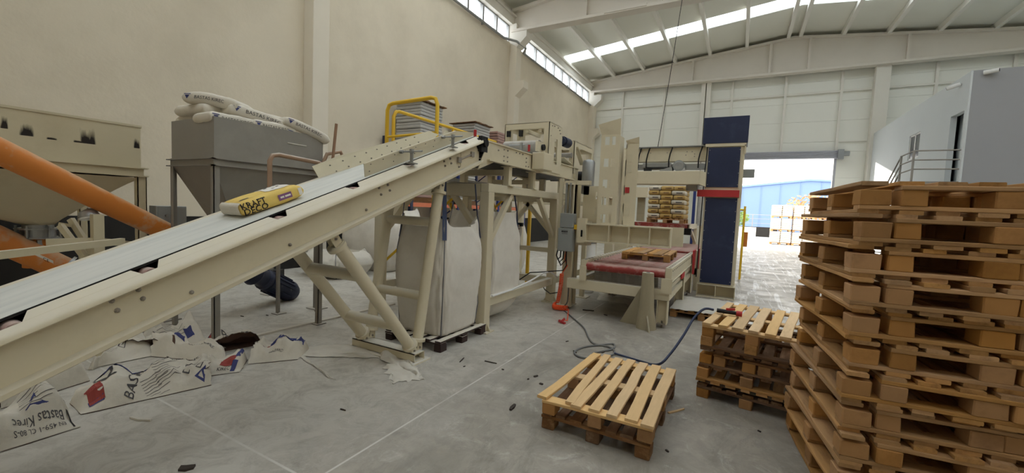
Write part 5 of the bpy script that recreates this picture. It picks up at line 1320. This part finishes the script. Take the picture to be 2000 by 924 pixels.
def wrapped(label, x0, x1, y0, y1, z0, h, rows, mat, cap, seed, group='film-wrapped stacks on the rack'):
    t = thing('wrapped_stack', label, 'wrapped pallet', ((x0 + x1) / 2, (y0 + y1) / 2, z0), group)
    p = MB().bb(x0, x1, y0, y1, z0 + .1, z0 + .13)
    for i in range(3): p.bb(x0 + (x1 - x0 - .1) * i / 2, x0 + (x1 - x0 - .1) * i / 2 + .1, y0, y1, z0, z0 + .1)
    obj('pallet', p, 'wood_dark', t)
    rh = (h - .13) / rows
    for r in range(rows):
        j = random.Random(seed * 50 + r); dx = j.uniform(-.02, .02); dy = j.uniform(-.02, .02); z = z0 + .13 + r * rh
        obj('sack_layer', MB().bb(x0 + .02 + dx, x1 - .02 + dx, y0 + .02 + dy, y1 - .02 + dy, z + .002, z + rh - .002), mat, t, bevel=rh * .3)
    if cap:
        zc = z0 + h
        for i in range(6):
            y = y0 - .06 + (y1 - y0 + .12) * i / 6
            obj('cover_board', MB().box(((x0 + x1) / 2, y + .09, zc + .02 + .01 * (i % 2)), (x1 - x0 + .14, .17, .025), .02 * (i % 3 - 1)), 'wood_dark', t)
wrapped('tall film-wrapped stack with boards on top behind the yellow railing', -9.2, -8.2, 9.3, 10.35, 3.36, 1.26, 12, 'film_wrap', True, 1)
wrapped('lower film-wrapped stack with boards on top right of the tall one', -9.2, -8.2, 12.05, 13.1, 3.36, 1.2, 11, 'film_wrap', True, 2)
wrapped('reddish film-wrapped stack furthest along the rack', -9.1, -8.2, 13.6, 14.4, 3.36, 1.2, 11, 'film_wrap_red', False, 3)
wrapped('film-wrapped stack on the floor level at the near end of the rack', -9.18, -8.28, 11.3, 12.25, .0, 1.2, 10, 'sack_row', False, 4)
wrapped('film-wrapped stack on the middle level of the rack', -9.18, -8.28, 11.35, 12.4, 1.74, 1.1, 9, 'film_wrap', False, 5)
wrapped('reddish wrapped stack on the middle level of the rack', -9.18, -8.28, 9.1, 10.1, 1.74, 1.0, 8, 'film_wrap_red', False, 6)
# ------------------------------------------------------------------ pallets
BLK, STR, DCK = .083, .022, .022
PZ = BLK + STR + DCK
_pm = {}
def board_mesh(w, l, t, mat, var):
    k = (round(w, 3), round(l, 3), round(t, 3), mat, var)
    if k not in _pm:
        r = random.Random(hash(k) % 9999 + var); m = MB(); n = 4; rings = []
        for i in range(n + 1):
            y = -l / 2 + l * i / n; j = r.uniform(-.006, .006); k2 = r.uniform(-.0015, .0015); ch = .003
            x0, x1 = -w / 2 + j + r.uniform(-.003, .003), w / 2 + j + r.uniform(-.003, .003); z0, z1 = k2, t + k2
            rings.append([(x0 + ch, y, z0), (x1 - ch, y, z0), (x1, y, z0 + ch), (x1, y, z1 - ch), (x1 - ch, y, z1), (x0 + ch, y, z1), (x0, y, z1 - ch), (x0, y, z0 + ch)])
        m.loft(rings); _pm[k] = mesh_of(m, 'board', mat)
    return _pm[k]
def block_mesh(w, l, mat, var):
    k = ('b', w, l, mat, var)
    if k not in _pm:
        r = random.Random(var); m = MB(); c = .006
        def ring(z, s): return [(-w / 2 + c - s, -l / 2 - s, z), (w / 2 - c + s, -l / 2 - s, z), (w / 2 + s, -l / 2 + c - s, z), (w / 2 + s, l / 2 - c + s, z), (w / 2 - c + s, l / 2 + s, z), (-w / 2 + c - s, l / 2 + s, z), (-w / 2 - s, l / 2 - c + s, z), (-w / 2 - s, -l / 2 + c - s, z)]
        m.loft([ring(0, -.003), ring(.004, 0), ring(BLK - .004, r.uniform(-.003, .002)), ring(BLK, -.003)]); _pm[k] = mesh_of(m, 'block', mat)
    return _pm[k]
def pallet(label, loc, rz, w=.8, l=1.2, nb=7, bw=.078, bin_=0.0, inverted=False, mats=('wood', 'wood_block'), seed=0, jit=.01, group=None, broken=None, tilt=(0, 0), blk=(.10, .12), widths=None):
    r = random.Random(seed * 7 + 1)
    t = thing('wooden_pallet', label, 'pallet', loc, group, local=True)
    t.rotation_euler = (math.pi + tilt[0] if inverted else tilt[0], tilt[1], -rz if False else rz)
    if inverted: t.location.z += PZ
    for i in range(nb):
        x = -w / 2 + bw / 2 + (w - bw) * i / (nb - 1)
        ww = bw * (widths[i] if widths else r.choice((.9, 1.0, 1.0, 1.12)))
        o = sub('deck_board', board_mesh(ww, l * r.uniform(.985, 1.0), DCK, mats[0], r.randrange(5)), t, (x + (r.uniform(-jit, jit) if 0 < i < nb - 1 else 0), r.uniform(-jit, jit), BLK + STR), (0, 0, r.uniform(-jit, jit) * 1.2))
        if broken and i in broken: o.rotation_euler = (0, broken[i][0], broken[i][1]); o.location.z += .004; o.location.x += broken[i][2]
    for j in range(3):
        y = -l / 2 + .05 + (l - .1) * j / 2
        sub('stringer', board_mesh(.1, w - bin_, STR, mats[0], r.randrange(5)), t, (bin_ / 2, y, BLK), (0, 0, math.pi / 2 + r.uniform(-.004, .004)))
        for i in range(3):
            x = -w / 2 + blk[0] / 2 + (w - blk[0] - (.06 if bin_ else 0)) * i / 2 + (bin_ if i < 2 else bin_ * .3)
            y2 = -l / 2 + blk[1] / 2 + (l - blk[1]) * j / 2
            sub('block', block_mesh(blk[0], blk[1], mats[1], r.randrange(4)), t, (x, y2, 0), (0, 0, r.choice((0, math.pi)) + r.uniform(-.03, .03)))
    return t
# two pallets in the foreground
pallet('dark weathered pallet at the bottom of the two-pallet pile in the foreground', (-.825, 3.44, 0), 0, mats=('wood_dark', 'wood_dark'), seed=1, group='foreground pallet pile', bw=.078)
pallet('pale slatted pallet on top of the two-pallet pile in the foreground', (-.82, 3.42, PZ), .01, mats=('wood_pale', 'wood_block'), seed=2, group='foreground pallet pile', bw=.078, broken={0: (.0, -.055, -.005), 1: (0, .03, .015)}, jit=.014)
# six pallets in the middle pile
rz = math.radians(-8)
fl = Vector((-.25, 4.15, 0)); cs, sn = math.cos(rz), math.sin(rz)
ctr = fl + Vector((.4 * cs - .6 * sn, .4 * sn + .6 * cs, 0))
z = 0.0
G2 = 'middle pallet pile'
pallet('lowest upright pallet of the middle pile with film sheet on it', (ctr.x, ctr.y, z), rz, mats=('wood_dark', 'wood_block'), seed=11, group=G2); z += PZ
p_ = MB().grid(14, 6, lambda u, v: (ctr.x + ((u - .5) * .76) * cs - ((v - .5) * 1.14) * sn, ctr.y + ((u - .5) * .76) * sn + ((v - .5) * 1.14) * cs, z + .006 + .012 * abs(math.sin(u * 12)) * (1 if .3 < u < .5 else .15)))
obj('sheet_liner', p_, 'film_dusty', label='dusty grey sheet lying between the lower pallets of the middle pile', cat='sheet', smooth=True)
pallet('second pallet from the floor in the middle pile, upside down', (ctr.x - .02, ctr.y, z + .022), rz + .02, mats=('wood', 'wood_block'), seed=12, inverted=True, group=G2); z += PZ + .022
pallet('third pallet from the floor in the middle pile, upside down', (ctr.x + .01, ctr.y + .01, z), rz - .01, mats=('wood_dark', 'wood_block'), seed=13, inverted=True, group=G2)
pallet('fourth pallet from the floor in the middle pile, nested upright', (ctr.x + .12, ctr.y + .0, z + DCK + STR), rz, mats=('wood_dark', 'wood_block'), seed=14, group=G2); z += DCK + STR + PZ
pallet('fifth pallet from the floor in the middle pile, upside down', (ctr.x + .0, ctr.y - .01, z), rz + .01, mats=('wood_dark', 'wood'), seed=15, inverted=True, group=G2); z += PZ
pallet('pale topmost pallet of the middle pile with the blow gun lying on it', (ctr.x + .01, ctr.y - .01, z), rz, mats=('wood_pale', 'wood_block'), seed=16, group=G2, bw=.08, jit=.014); z += PZ
topz = z
# tall stack at the right
R8 = math.radians(6.5)
W2, L2 = 1.18, 1.12
nc = Vector((.562, 2.83, 0)); cs, sn = math.cos(R8), math.sin(R8)
ctr2 = nc + Vector((W2 / 2 * cs - L2 / 2 * sn, W2 / 2 * sn + L2 / 2 * cs, 0))
ORD = ['topmost', 'second', 'third', 'fourth', 'fifth', 'sixth', 'seventh', 'eighth', 'ninth', 'tenth', 'eleventh', 'twelfth', 'thirteenth', 'fourteenth', 'fifteenth', 'sixteenth', 'seventeenth', 'eighteenth', 'nineteenth', 'twentieth', 'twenty-first', 'lowest']
z = 0.0; NP = 11
rr_ = random.Random(5)
for k in range(NP):
    dx, dy, dr = rr_.uniform(-.018, .018), rr_.uniform(-.02, .02), rr_.uniform(-.03, .03)
    io, iu = 2 * (NP - 1 - k) + 1, 2 * (NP - 1 - k)
    ms = ('wood', 'wood_block')
    lab = lambda i: ('wooden pallet, %s from the top of the tall stack at the right' % ORD[i]) if 0 < i < 21 else '%s wooden pallet of the tall stack at the right' % ORD[i]
    pallet(lab(io), (ctr2.x + dx, ctr2.y + dy, z), R8 + dr, w=W2, l=L2, nb=8, bw=.1, inverted=True, mats=ms, seed=30 + k, group='tall pallet stack', blk=(.13, .12))
    dx2, dy2 = rr_.uniform(-.012, .012), rr_.uniform(-.02, .02)
    pallet(lab(iu), (ctr2.x + dx + dx2, ctr2.y + dy + dy2 * .5, z + DCK + STR), R8 + dr + rr_.uniform(-.008, .008), w=W2, l=L2, nb=8, bw=.1, bin_=.16, mats=ms, seed=60 + k, group='tall pallet stack', blk=(.11, .12))
    z += 2 * (DCK + STR) + BLK
# pallet under the big bag, pallet on the roller table, pallet under the film
pallet('dark pallet dusted white under the big bulk bag', (-3.28, 4.15, 0), R90 * 0, w=.85, l=.95, nb=6, mats=('wood_black', 'wood_black'), seed=91)
pallet('worn pallet lying on the red roller table', (-1.42, 8.0, .862), .03, mats=('wood', 'wood_block'), seed=92, nb=6, bw=.12)
pf = pallet('floor pallet covered with clear film beside the roller table leg', (-.42, 7.85, 0), -.04, mats=('wood', 'wood_block'), seed=93, w=.95, l=1.25)
obj('film_cover', MB().grid(26, 22, lambda u, v: (-.92 + 1.0 * u + .02 * nz3(v * 4, u, 1), 7.2 + 1.3 * v, PZ + .006 + .022 * abs(nz3(u * 7, v * 4, 3.3)) + .008 * abs(math.sin(u * 22 + 3 * nz3(u * 3, v * 3, 0))))), 'film_floor', label='crinkled clear film spread over the floor pallet', cat='film', smooth=True)
# pallet load of yellow sacks behind the portal
pallet('pallet carrying the yellow sack load on the lift table', (-1.72, 11.9, 1.462), 0, mats=('wood', 'wood_block'), seed=94, w=.9, l=1.1)
zb_ = 1.462 + PZ
LAY = ['lowest', 'second', 'third', 'fourth', 'fifth', 'sixth', 'seventh']
for k in range(7):
    long_first = k % 2 == 0
    for row in range(2):
        y0_ = 11.36 + row * .55
        segs = ((-2.17, -1.86, 'w'), (-1.86, -1.55, 'y'), (-1.55, -1.27, 'y')) if long_first else ((-2.17, -1.9, 'y'), (-1.9, -1.6, 'y'), (-1.6, -1.27, 'w'))
        if row == 1: segs = ((-2.17, -1.72, 'y'), (-1.72, -1.27, 'y'))
        for q, (a, b, cc) in enumerate(segs):
            mt_ = 'kraft_white' if cc == 'w' else 'kraft_sack'
            pos = ('left', 'middle', 'right')[q] if row == 0 else ('rear left', 'rear right')[q]
            t = thing('palletised_sack', '%s %s sack in the %s layer of the palletised load' % (pos, 'white-ended' if cc == 'w' else 'yellow', LAY[k]), 'sack', ((a + b) / 2, y0_ + .27, zb_ + .119 * k), 'palletised yellow sacks', local=True)
            m, f_, w_ = sack_mesh(b - a - .002, .545, .1185, k * 3 + q, .002, None, 12, 10, 18.0)
            o = obj('sack_body', m, mt_, t); weld(o)
            if row == 0:
                hw = (b - a) / 2
                obj('print_bar', MB().bb(-hw * .3, hw * .6, -.2745, -.27, .045, .07), 'ink_grey' if cc == 'w' else 'wood_dark', t)

# ------------------------------------------------------------------ emptied paper sacks on the floor
def empty_sack(label, quad, T, seed, mouth=None, mouth_h=.0, prints=(), crumple=.02, z0=.004, lift=None, nu=30, nv=18, pz=.0):
    Q = [gz(x, y, z0 + dz) for (x, y), dz in zip(quad, (0, 0, pz, pz))]
    Q = [Vector((q.x, q.y, z0)) for q in Q]
    c = sum(Q, Vector()) / 4
    t = thing('empty_sack', label, 'sack', (c.x, c.y, 0), 'emptied paper sacks on the floor')
    Lu = ((Q[1] - Q[0]).length + (Q[2] - Q[3]).length) / 2; Lv = ((Q[3] - Q[0]).length + (Q[2] - Q[1]).length) / 2
    def base(u, v): return Q[0] * ((1 - u) * (1 - v)) + Q[1] * (u * (1 - v)) + Q[2] * (u * v) + Q[3] * ((1 - u) * v)
    def h(u, v):
        eu = 1.0
        du0, du1, dv0, dv1 = u, 1 - u, v, 1 - v
        def edge(d, k=.13): return min(1.0, max(0, d) / k) ** .5
        e = 1.0
        if mouth != 'L': e *= edge(du0)
        if mouth != 'R': e *= edge(du1)
        if mouth != 'N': e *= min(1.0, max(0, dv0) / .42) ** .8
        if mouth != 'F': e *= edge(dv1)
        x = base(u, v)
        n1 = nz3(x.x * 5 + seed, x.y * 5, seed); n2 = 1 - abs(nz3(x.x * 9 + seed, x.y * 9 - seed, 2.0)) * 2; n3 = nz3(x.x * 22, x.y * 22 + seed, 1)
        n4 = 1 - abs(nz3(x.x * 4 - seed, x.y * 4 + seed, 7.0)) * 2.4
        hh = T * (.8 + .7 * n1) * (.5 + .75 * v) + crumple * (n2 * 1.2 + n4 * 1.4 + n3 * .6)
        if mouth:
            dm = {'L': du0, 'R': du1, 'N': dv0, 'F': dv1}[mouth]
            s_ = {'L': v, 'R': v, 'N': u, 'F': u}[mouth]
            hh += mouth_h * max(0, 1 - dm / .35) * math.sin(math.pi * min(1, max(0, s_))) ** .7
        if lift: hh += lift(u, v)
        return max(.004, hh * e)
    jag = lambda s_: .025 * nz3(s_ * 9 + seed, 3.3, seed) + .012 * nz3(s_ * 30 + seed, 1, seed)
    def top(u, v, off=0.0):
        uu, vv = u, v
        if mouth == 'L': uu = u + max(0, 1 - u * 8) * abs(jag(v)) * 3
        if mouth == 'R': uu = u - max(0, 1 - (1 - u) * 8) * abs(jag(v)) * 3
        if mouth == 'N': vv = v + max(0, 1 - v * 8) * abs(jag(u)) * 3
        if mouth == 'F': vv = v - max(0, 1 - (1 - v) * 8) * abs(jag(u)) * 3
        p = base(uu, vv); wob = .012
        return Vector((p.x + wob * nz3(v * 5, u * 3, seed), p.y + wob * nz3(u * 5, v * 3, seed + 5), z0 + h(uu, vv) + off))
    m = MB(); m.grid(nu, nv, lambda u, v: top(u, v)); o = obj('sack_top', m, 'bag_paper', t, smooth='all')
    m = MB(); m.grid(10, 8, lambda u, v: base(u, v) + Vector((0, 0, .001))); obj('sack_bottom', m, 'bag_paper', t)
    if mouth:
        m = MB(); m.grid(nu, nv, lambda u, v: top(u, v, -.006)); m.grid(6, 6, lambda u, v: base(.04 + .92 * u, .04 + .92 * v) + Vector((0, 0, .004)))
        obj('sack_lining', m, 'bag_lining', t, smooth='all', label='brown inner ply showing in the torn mouth')
    def fn(u0, v0, ang, off=.005):
        ca, sa = math.cos(ang), math.sin(ang)
        def g(a, b):
            x, y = a * ca - b * sa, a * sa + b * ca
            return top(min(.97, max(.03, u0 + x / Lu)), min(.97, max(.03, v0 + y / Lv)), off)
        return g
    for p in prints:
        k = p[0]
        if k == 'T': lettering(p[1], p[2] * .62, fn(p[3], p[4], p[5]), p[6] if len(p) > 6 else 'ink_grey', t, bold=.003)
        elif k == 'R': patch(fn(p[1], p[2], p[5]), -p[3] / 2, p[3] / 2, -p[4] / 2, p[4] / 2, p[6], t, 'print_block', 8, 6)
        elif k == 'L':      # paragraph of thin lines
            g = fn(p[1], p[2], p[5])
            for i in range(p[6]):
                b = p[4] / 2 - p[4] * i / (p[6] - 1)
                ln = p[3] * (.75 + .25 * math.sin(i * 2.3 + seed))
                patch(g, -p[3] / 2, -p[3] / 2 + ln, b - .0015, b + .0015, 'ink_grey', t, 'print_line', 8, 1)
        elif k == 'V':      # triangle mark
            g = fn(p[1], p[2], p[4]); s = p[3]
            obj('logo_mark', MB().add([g(-s, s * .6), g(s, s * .6), g(0, -s * .8), g(-s * .55, s * .35), g(s * .55, s * .35), g(0, -s * .4)], [(0, 1, 4, 3), (1, 2, 5, 4), (2, 0, 3, 5)]), 'ink_blue', t, fix=False)
        elif k == 'D':      # diamond hazard frame
            g = fn(p[1], p[2], p[4]); s = p[3]; i_ = s * .72
            obj('hazard_diamond', MB().add([g(-s, 0), g(0, -s), g(s, 0), g(0, s), g(-i_, 0), g(0, -i_), g(i_, 0), g(0, i_)], [(0, 1, 5, 4), (1, 2, 6, 5), (2, 3, 7, 6), (3, 0, 4, 7)]), 'ink_grey', t, fix=False)
    return t
PI = math.pi
empty_sack('empty sack with upside-down print at the near left end of the floor pile', [(-90, 912), (158, 834), (120, 745), (-70, 800)], .20, 1.7, 'F', .05,
           [('T', 'Bastas Kirec', .075, .66, .30, PI + .03), ('T', 'EN 459-1 CL 80-S', .05, .66, .15, PI + .03), ('V', .66, .58, .055, PI), ('L', .7, .78, .2, .12, .05, 7), ('R', .95, .6, .01, .3, 0, 'ink_black')], .02, pz=.26)
empty_sack('large torn empty sack printed BASTAS KIREC in the middle of the floor pile', [(158, 810), (414, 752), (410, 690), (135, 738)], .17, 3.1, 'R', .06,
           [('T', 'BASTAS', .13, .40, .48, 1.15), ('R', .12, .36, .09, .12, .1, 'ink_red'), ('R', .12, .18, .09, .03, .1, 'ink_blue'), ('T', 'BASTAS KIREC', .055, .78, .86, -.04), ('L', .64, .56, .19, .14, .3, 9), ('L', .55, .24, .18, .12, .3, 8), ('L', .88, .62, .14, .04, .1, 3), ('D', .80, .45, .04, .2), ('D', .9, .42, .03, .2), ('V', .92, .18, .05, .4), ('R', .36, .92, .26, .05, .05, 'ink_blue'), ('T', 'Q', .25, .2, .72, .3, 'ink_grey')], .03, pz=.2)
empty_sack('rolled sack printed BASTAS KIREC lying behind under the conveyor beam', [(-30, 800), (150, 742), (174, 700), (0, 748)], .18, 5.2, 'L', .04, [('T', 'BASTAS KIREC', .075, .62, .5, .0)], .015, pz=.2)
empty_sack('greyish flattened sack with hazard diamonds under the conveyor', [(170, 722), (322, 690), (262, 648), (180, 690)], .15, 6.4, None, 0, [('D', .55, .62, .045, 0), ('D', .72, .66, .045, 0), ('L', .36, .62, .14, .1, .0, 5)], .025, pz=.16)
empty_sack('sack with grey text block leaning at the back of the floor pile', [(298, 684), (408, 668), (382, 604), (262, 640)], .24, 8.8, None, 0, [('L', .42, .6, .34, .26, .1, 13), ('R', .7, .3, .1, .08, .2, 'ink_blue')], .03, pz=.28)
empty_sack('torn sack with wide open mouth printed BASTAS KIREC, middle of the pile', [(292, 696), (440, 710), (442, 668), (300, 652)], .15, 9.9, 'L', .12, [('T', 'BASTAS KIREC', .075, .68, .5, .0), ('R', .38, .8, .12, .05, 0, 'ink_blue'), ('R', .3, .5, .03, .06, 0, 'bag_lining')], .02, pz=.16)
empty_sack('small upright torn sack with handwritten-style Bastas lettering', [(405, 694), (512, 674), (502, 640), (398, 650)], .13, 11.3, 'N', .12, [('T', 'Bastas', .2, .6, .62, .03), ('R', .16, .72, .09, .07, .2, 'ink_red'), ('R', .14, .9, .1, .05, .2, 'ink_blue')], .014, pz=.16)
empty_sack('folded sack end with red tag and blue stripe at the front of the pile', [(398, 736), (468, 727), (484, 678), (415, 696)], .13, 12.5, 'L', .05, [('R', .58, .4, .12, .09, -.1, 'ink_red'), ('R', .82, .5, .04, .3, -.1, 'ink_blue'), ('T', 'KIREC', .06, .5, .12, 0, 'ink_black')], .02, pz=.13)
empty_sack('crumpled sack with blue print at the right end of the pile', [(483, 712), (582, 702), (606, 658), (508, 666)], .13, 14.2, 'L', .04, [('R', .62, .72, .3, .1, .05, 'ink_blue'), ('R', .28, .5, .08, .06, 0, 'ink_red'), ('T', 'HAZARD', .05, .5, .2, .05)], .036, pz=.13)
empty_sack('dark shaded sack remnant between the beam and the big torn sack', [(225, 700), (330, 690), (315, 655), (232, 664)], .13, 15.5, 'N', .06, [], .03, pz=.14)
# dusty films on the floor
def film(label, quad, seed, amp=.03, mat='film_dusty'):
    Q = [gz(x, y) for x, y in quad]
    def f(u, v):
        p = Q[0] * ((1 - u) * (1 - v)) + Q[1] * (u * (1 - v)) + Q[2] * (u * v) + Q[3] * ((1 - u) * v)
        e = (min(1, 8 * min(u, 1 - u)) * min(1, 8 * min(v, 1 - v)))
        k = abs(nz3(p.x * 4 + seed, p.y * 6, seed)) * amp * 2 + .4 * amp * abs(nz3(p.x * 11, p.y * 11, seed))
        w = .05 * (1 - e)
        return (p.x + w * nz3(u * 7, v * 7, seed), p.y + w * nz3(v * 7, u * 7, seed + 3), .004 + k * (.25 + .75 * e))
    obj('plastic_film', MB().grid(34, 20, f), mat, label=label, cat='film', smooth='all')
film('dusty film strip lying from the sack pile to the conveyor foot', [(585, 698), (745, 700), (750, 668), (600, 678)], 1.0, .025)
film('crumpled dusty film hooked round the conveyor base channel', [(745, 706), (826, 742), (800, 700), (728, 664)], 2.0, .05)
film('film corner fanned out in front of the conveyor foot', [(766, 748), (830, 742), (790, 702), (748, 712)], 3.0, .03)
film('flat dark film edge in front of the sack pile', [(640, 735), (652, 742), (590, 694), (583, 696)], 4.0, .012)
film('wrinkled film under the roller table', [(1165, 586), (1250, 600), (1262, 585), (1172, 573)], 5.0, .05, 'film_floor')
# long board lying on the floor behind the A-frame
a = gz(485, 661); b = gz(770, 595)
obj('floor_edge_strip', MB().bar((a.x, a.y, .012), (b.x, b.y, .012), .05, .022), 'film_dusty', label='long thin pale strip on the floor behind the A-frame legs', cat='strip')

# ------------------------------------------------------------------ hoses and blow gun
def smooth_pts(P, n=8):
    out = []
    for i in range(len(P) - 1):
        p0, p1, p2, p3 = P[max(i - 1, 0)], P[i], P[i + 1], P[min(i + 2, len(P) - 1)]
        for k in range(n):
            t = k / n
            out.append(.5 * ((2 * p1) + (-p0 + p2) * t + (2 * p0 - 5 * p1 + 4 * p2 - p3) * t * t + (-p0 + 3 * p1 - 3 * p2 + p3) * t ** 3))
    out.append(P[-1]); return out
hz = [gz(x, y, .012) for x, y in ((1100, 603), (1118, 620), (1140, 640), (1150, 660), (1162, 672), (1190, 678), (1200, 690), (1170, 700), (1135, 698), (1122, 688), (1140, 678), (1172, 674), (1198, 672), (1196, 682), (1160, 690), (1150, 705))]
hs_ = [Vector((-2.47, 6.6, .5)), Vector((-2.46, 6.56, .15))] + hz
obj('floor_hose', MB().tube(smooth_pts(hs_), .011, 8), 'hose_grey', label='grey rubber hose looping on the floor behind the foreground pallets', cat='hose', smooth=True)
gun = gz(1400, 606, topz + .035)
bl = [gz(1200, 690, .02), gz(1250, 705, .02), Vector((-.62, 4.06, .10)), gy(1310, 690, 4.15), gy(1335, 655, 4.3), gy(1355, 622, 4.45), gy(1375, 604, gun.y - .05), Vector((gun.x - .03, gun.y, gun.z))]
bl[2] = gy(1285, 712, 4.1)
obj('air_hose', MB().tube(smooth_pts(bl), .012, 8), 'hose_blue', label='dark blue air hose rising from the floor to the blow gun', cat='hose', smooth=True)
t = thing('blow_gun', 'black and red air blow gun lying on the middle pallet pile', 'air gun', (gun.x, gun.y, topz))
e = gz(1438, 612, topz + .03)
dv = (e - gun).normalized()
obj('handle', MB().tube([gun, gun + dv * .12, gun + dv * .2, e], .022, 10, r1=.016), 'handle_black', t, smooth=True)
obj('trigger', MB().bar(gun + dv * .08 + Vector((0, 0, .025)), gun + dv * .16 + Vector((0, 0, .035)), .02, .02), 'red_paint', t)
obj('nozzle', MB().tube([gun + dv * .17 + Vector((0, 0, 0)), e + dv * .05], .026, 10), 'red_paint', t, smooth=True)

# ------------------------------------------------------------------ debris on the floor
DB = [((947, 706), (970, 711), .012), ((898, 708), (906, 700), .01), ((905, 717), (909, 716), .008), ((996, 802), (1006, 792), .03), ((1043, 737), (1050, 735), .025), ((1054, 750), (1060, 752), .02),
      ((1305, 808), (1336, 800), .02), ((665, 800), (675, 803), .01), ((256, 817), (294, 823), .03), ((1138, 606), (1160, 608), .04), ((1180, 615), (1186, 617), .02), ((1175, 690), (1180, 688), .012), ((1120, 686), (1126, 690), .014),
      ((980, 722), (984, 723), .012), ((1030, 742), (1033, 741), .014), ((1105, 668), (1110, 667), .012), ((1480, 842), (1486, 845), .012), ((1300, 880), (1306, 884), .012), ((470, 618), (476, 619), .012), ((520, 616), (524, 617), .012), ((616, 608), (621, 609), .03), ((350, 918), (380, 914), .05)]
for k, (p, q, w) in enumerate(DB):
    a, b = gz(*p), gz(*q)
    mt_ = 'wood_pale' if k in (6,) else ('film_dusty' if k == 8 else 'debris')
    d = (b - a); L_ = max(d.length, .02); d.normalize(); s_ = Vector((-d.y, d.x, 0))
    r = random.Random(k); m = MB()
    pts_ = [a - s_ * w * r.uniform(.3, .6), a + d * L_ * .5 - s_ * w * r.uniform(.4, .7), b - s_ * w * r.uniform(.1, .5), b + s_ * w * r.uniform(.2, .5), a + d * L_ * .4 + s_ * w * r.uniform(.3, .7), a + s_ * w * r.uniform(.2, .6)]
    m.prism([(p_.x, p_.y, .001) for p_ in pts_], (0, 0, .006 + .25 * min(w, .03)))
    where = ('near the bulk bag pallet', 'beside the conveyor foot', 'left of the foreground pallets', 'right of the foreground pallets', 'in the open floor')[0 if p[0] < 960 and p[1] < 730 and p[0] > 850 else 1 if p[0] < 700 else 2 if p[0] < 1100 else 3 if p[0] > 1290 else 4]
    obj('wood_chip', m, mt_, label='small dark scrap lying on the concrete ' + where if mt_ == 'debris' else 'pale sliver lying on the concrete ' + where, cat='scrap', group='scraps on the floor ' + where)
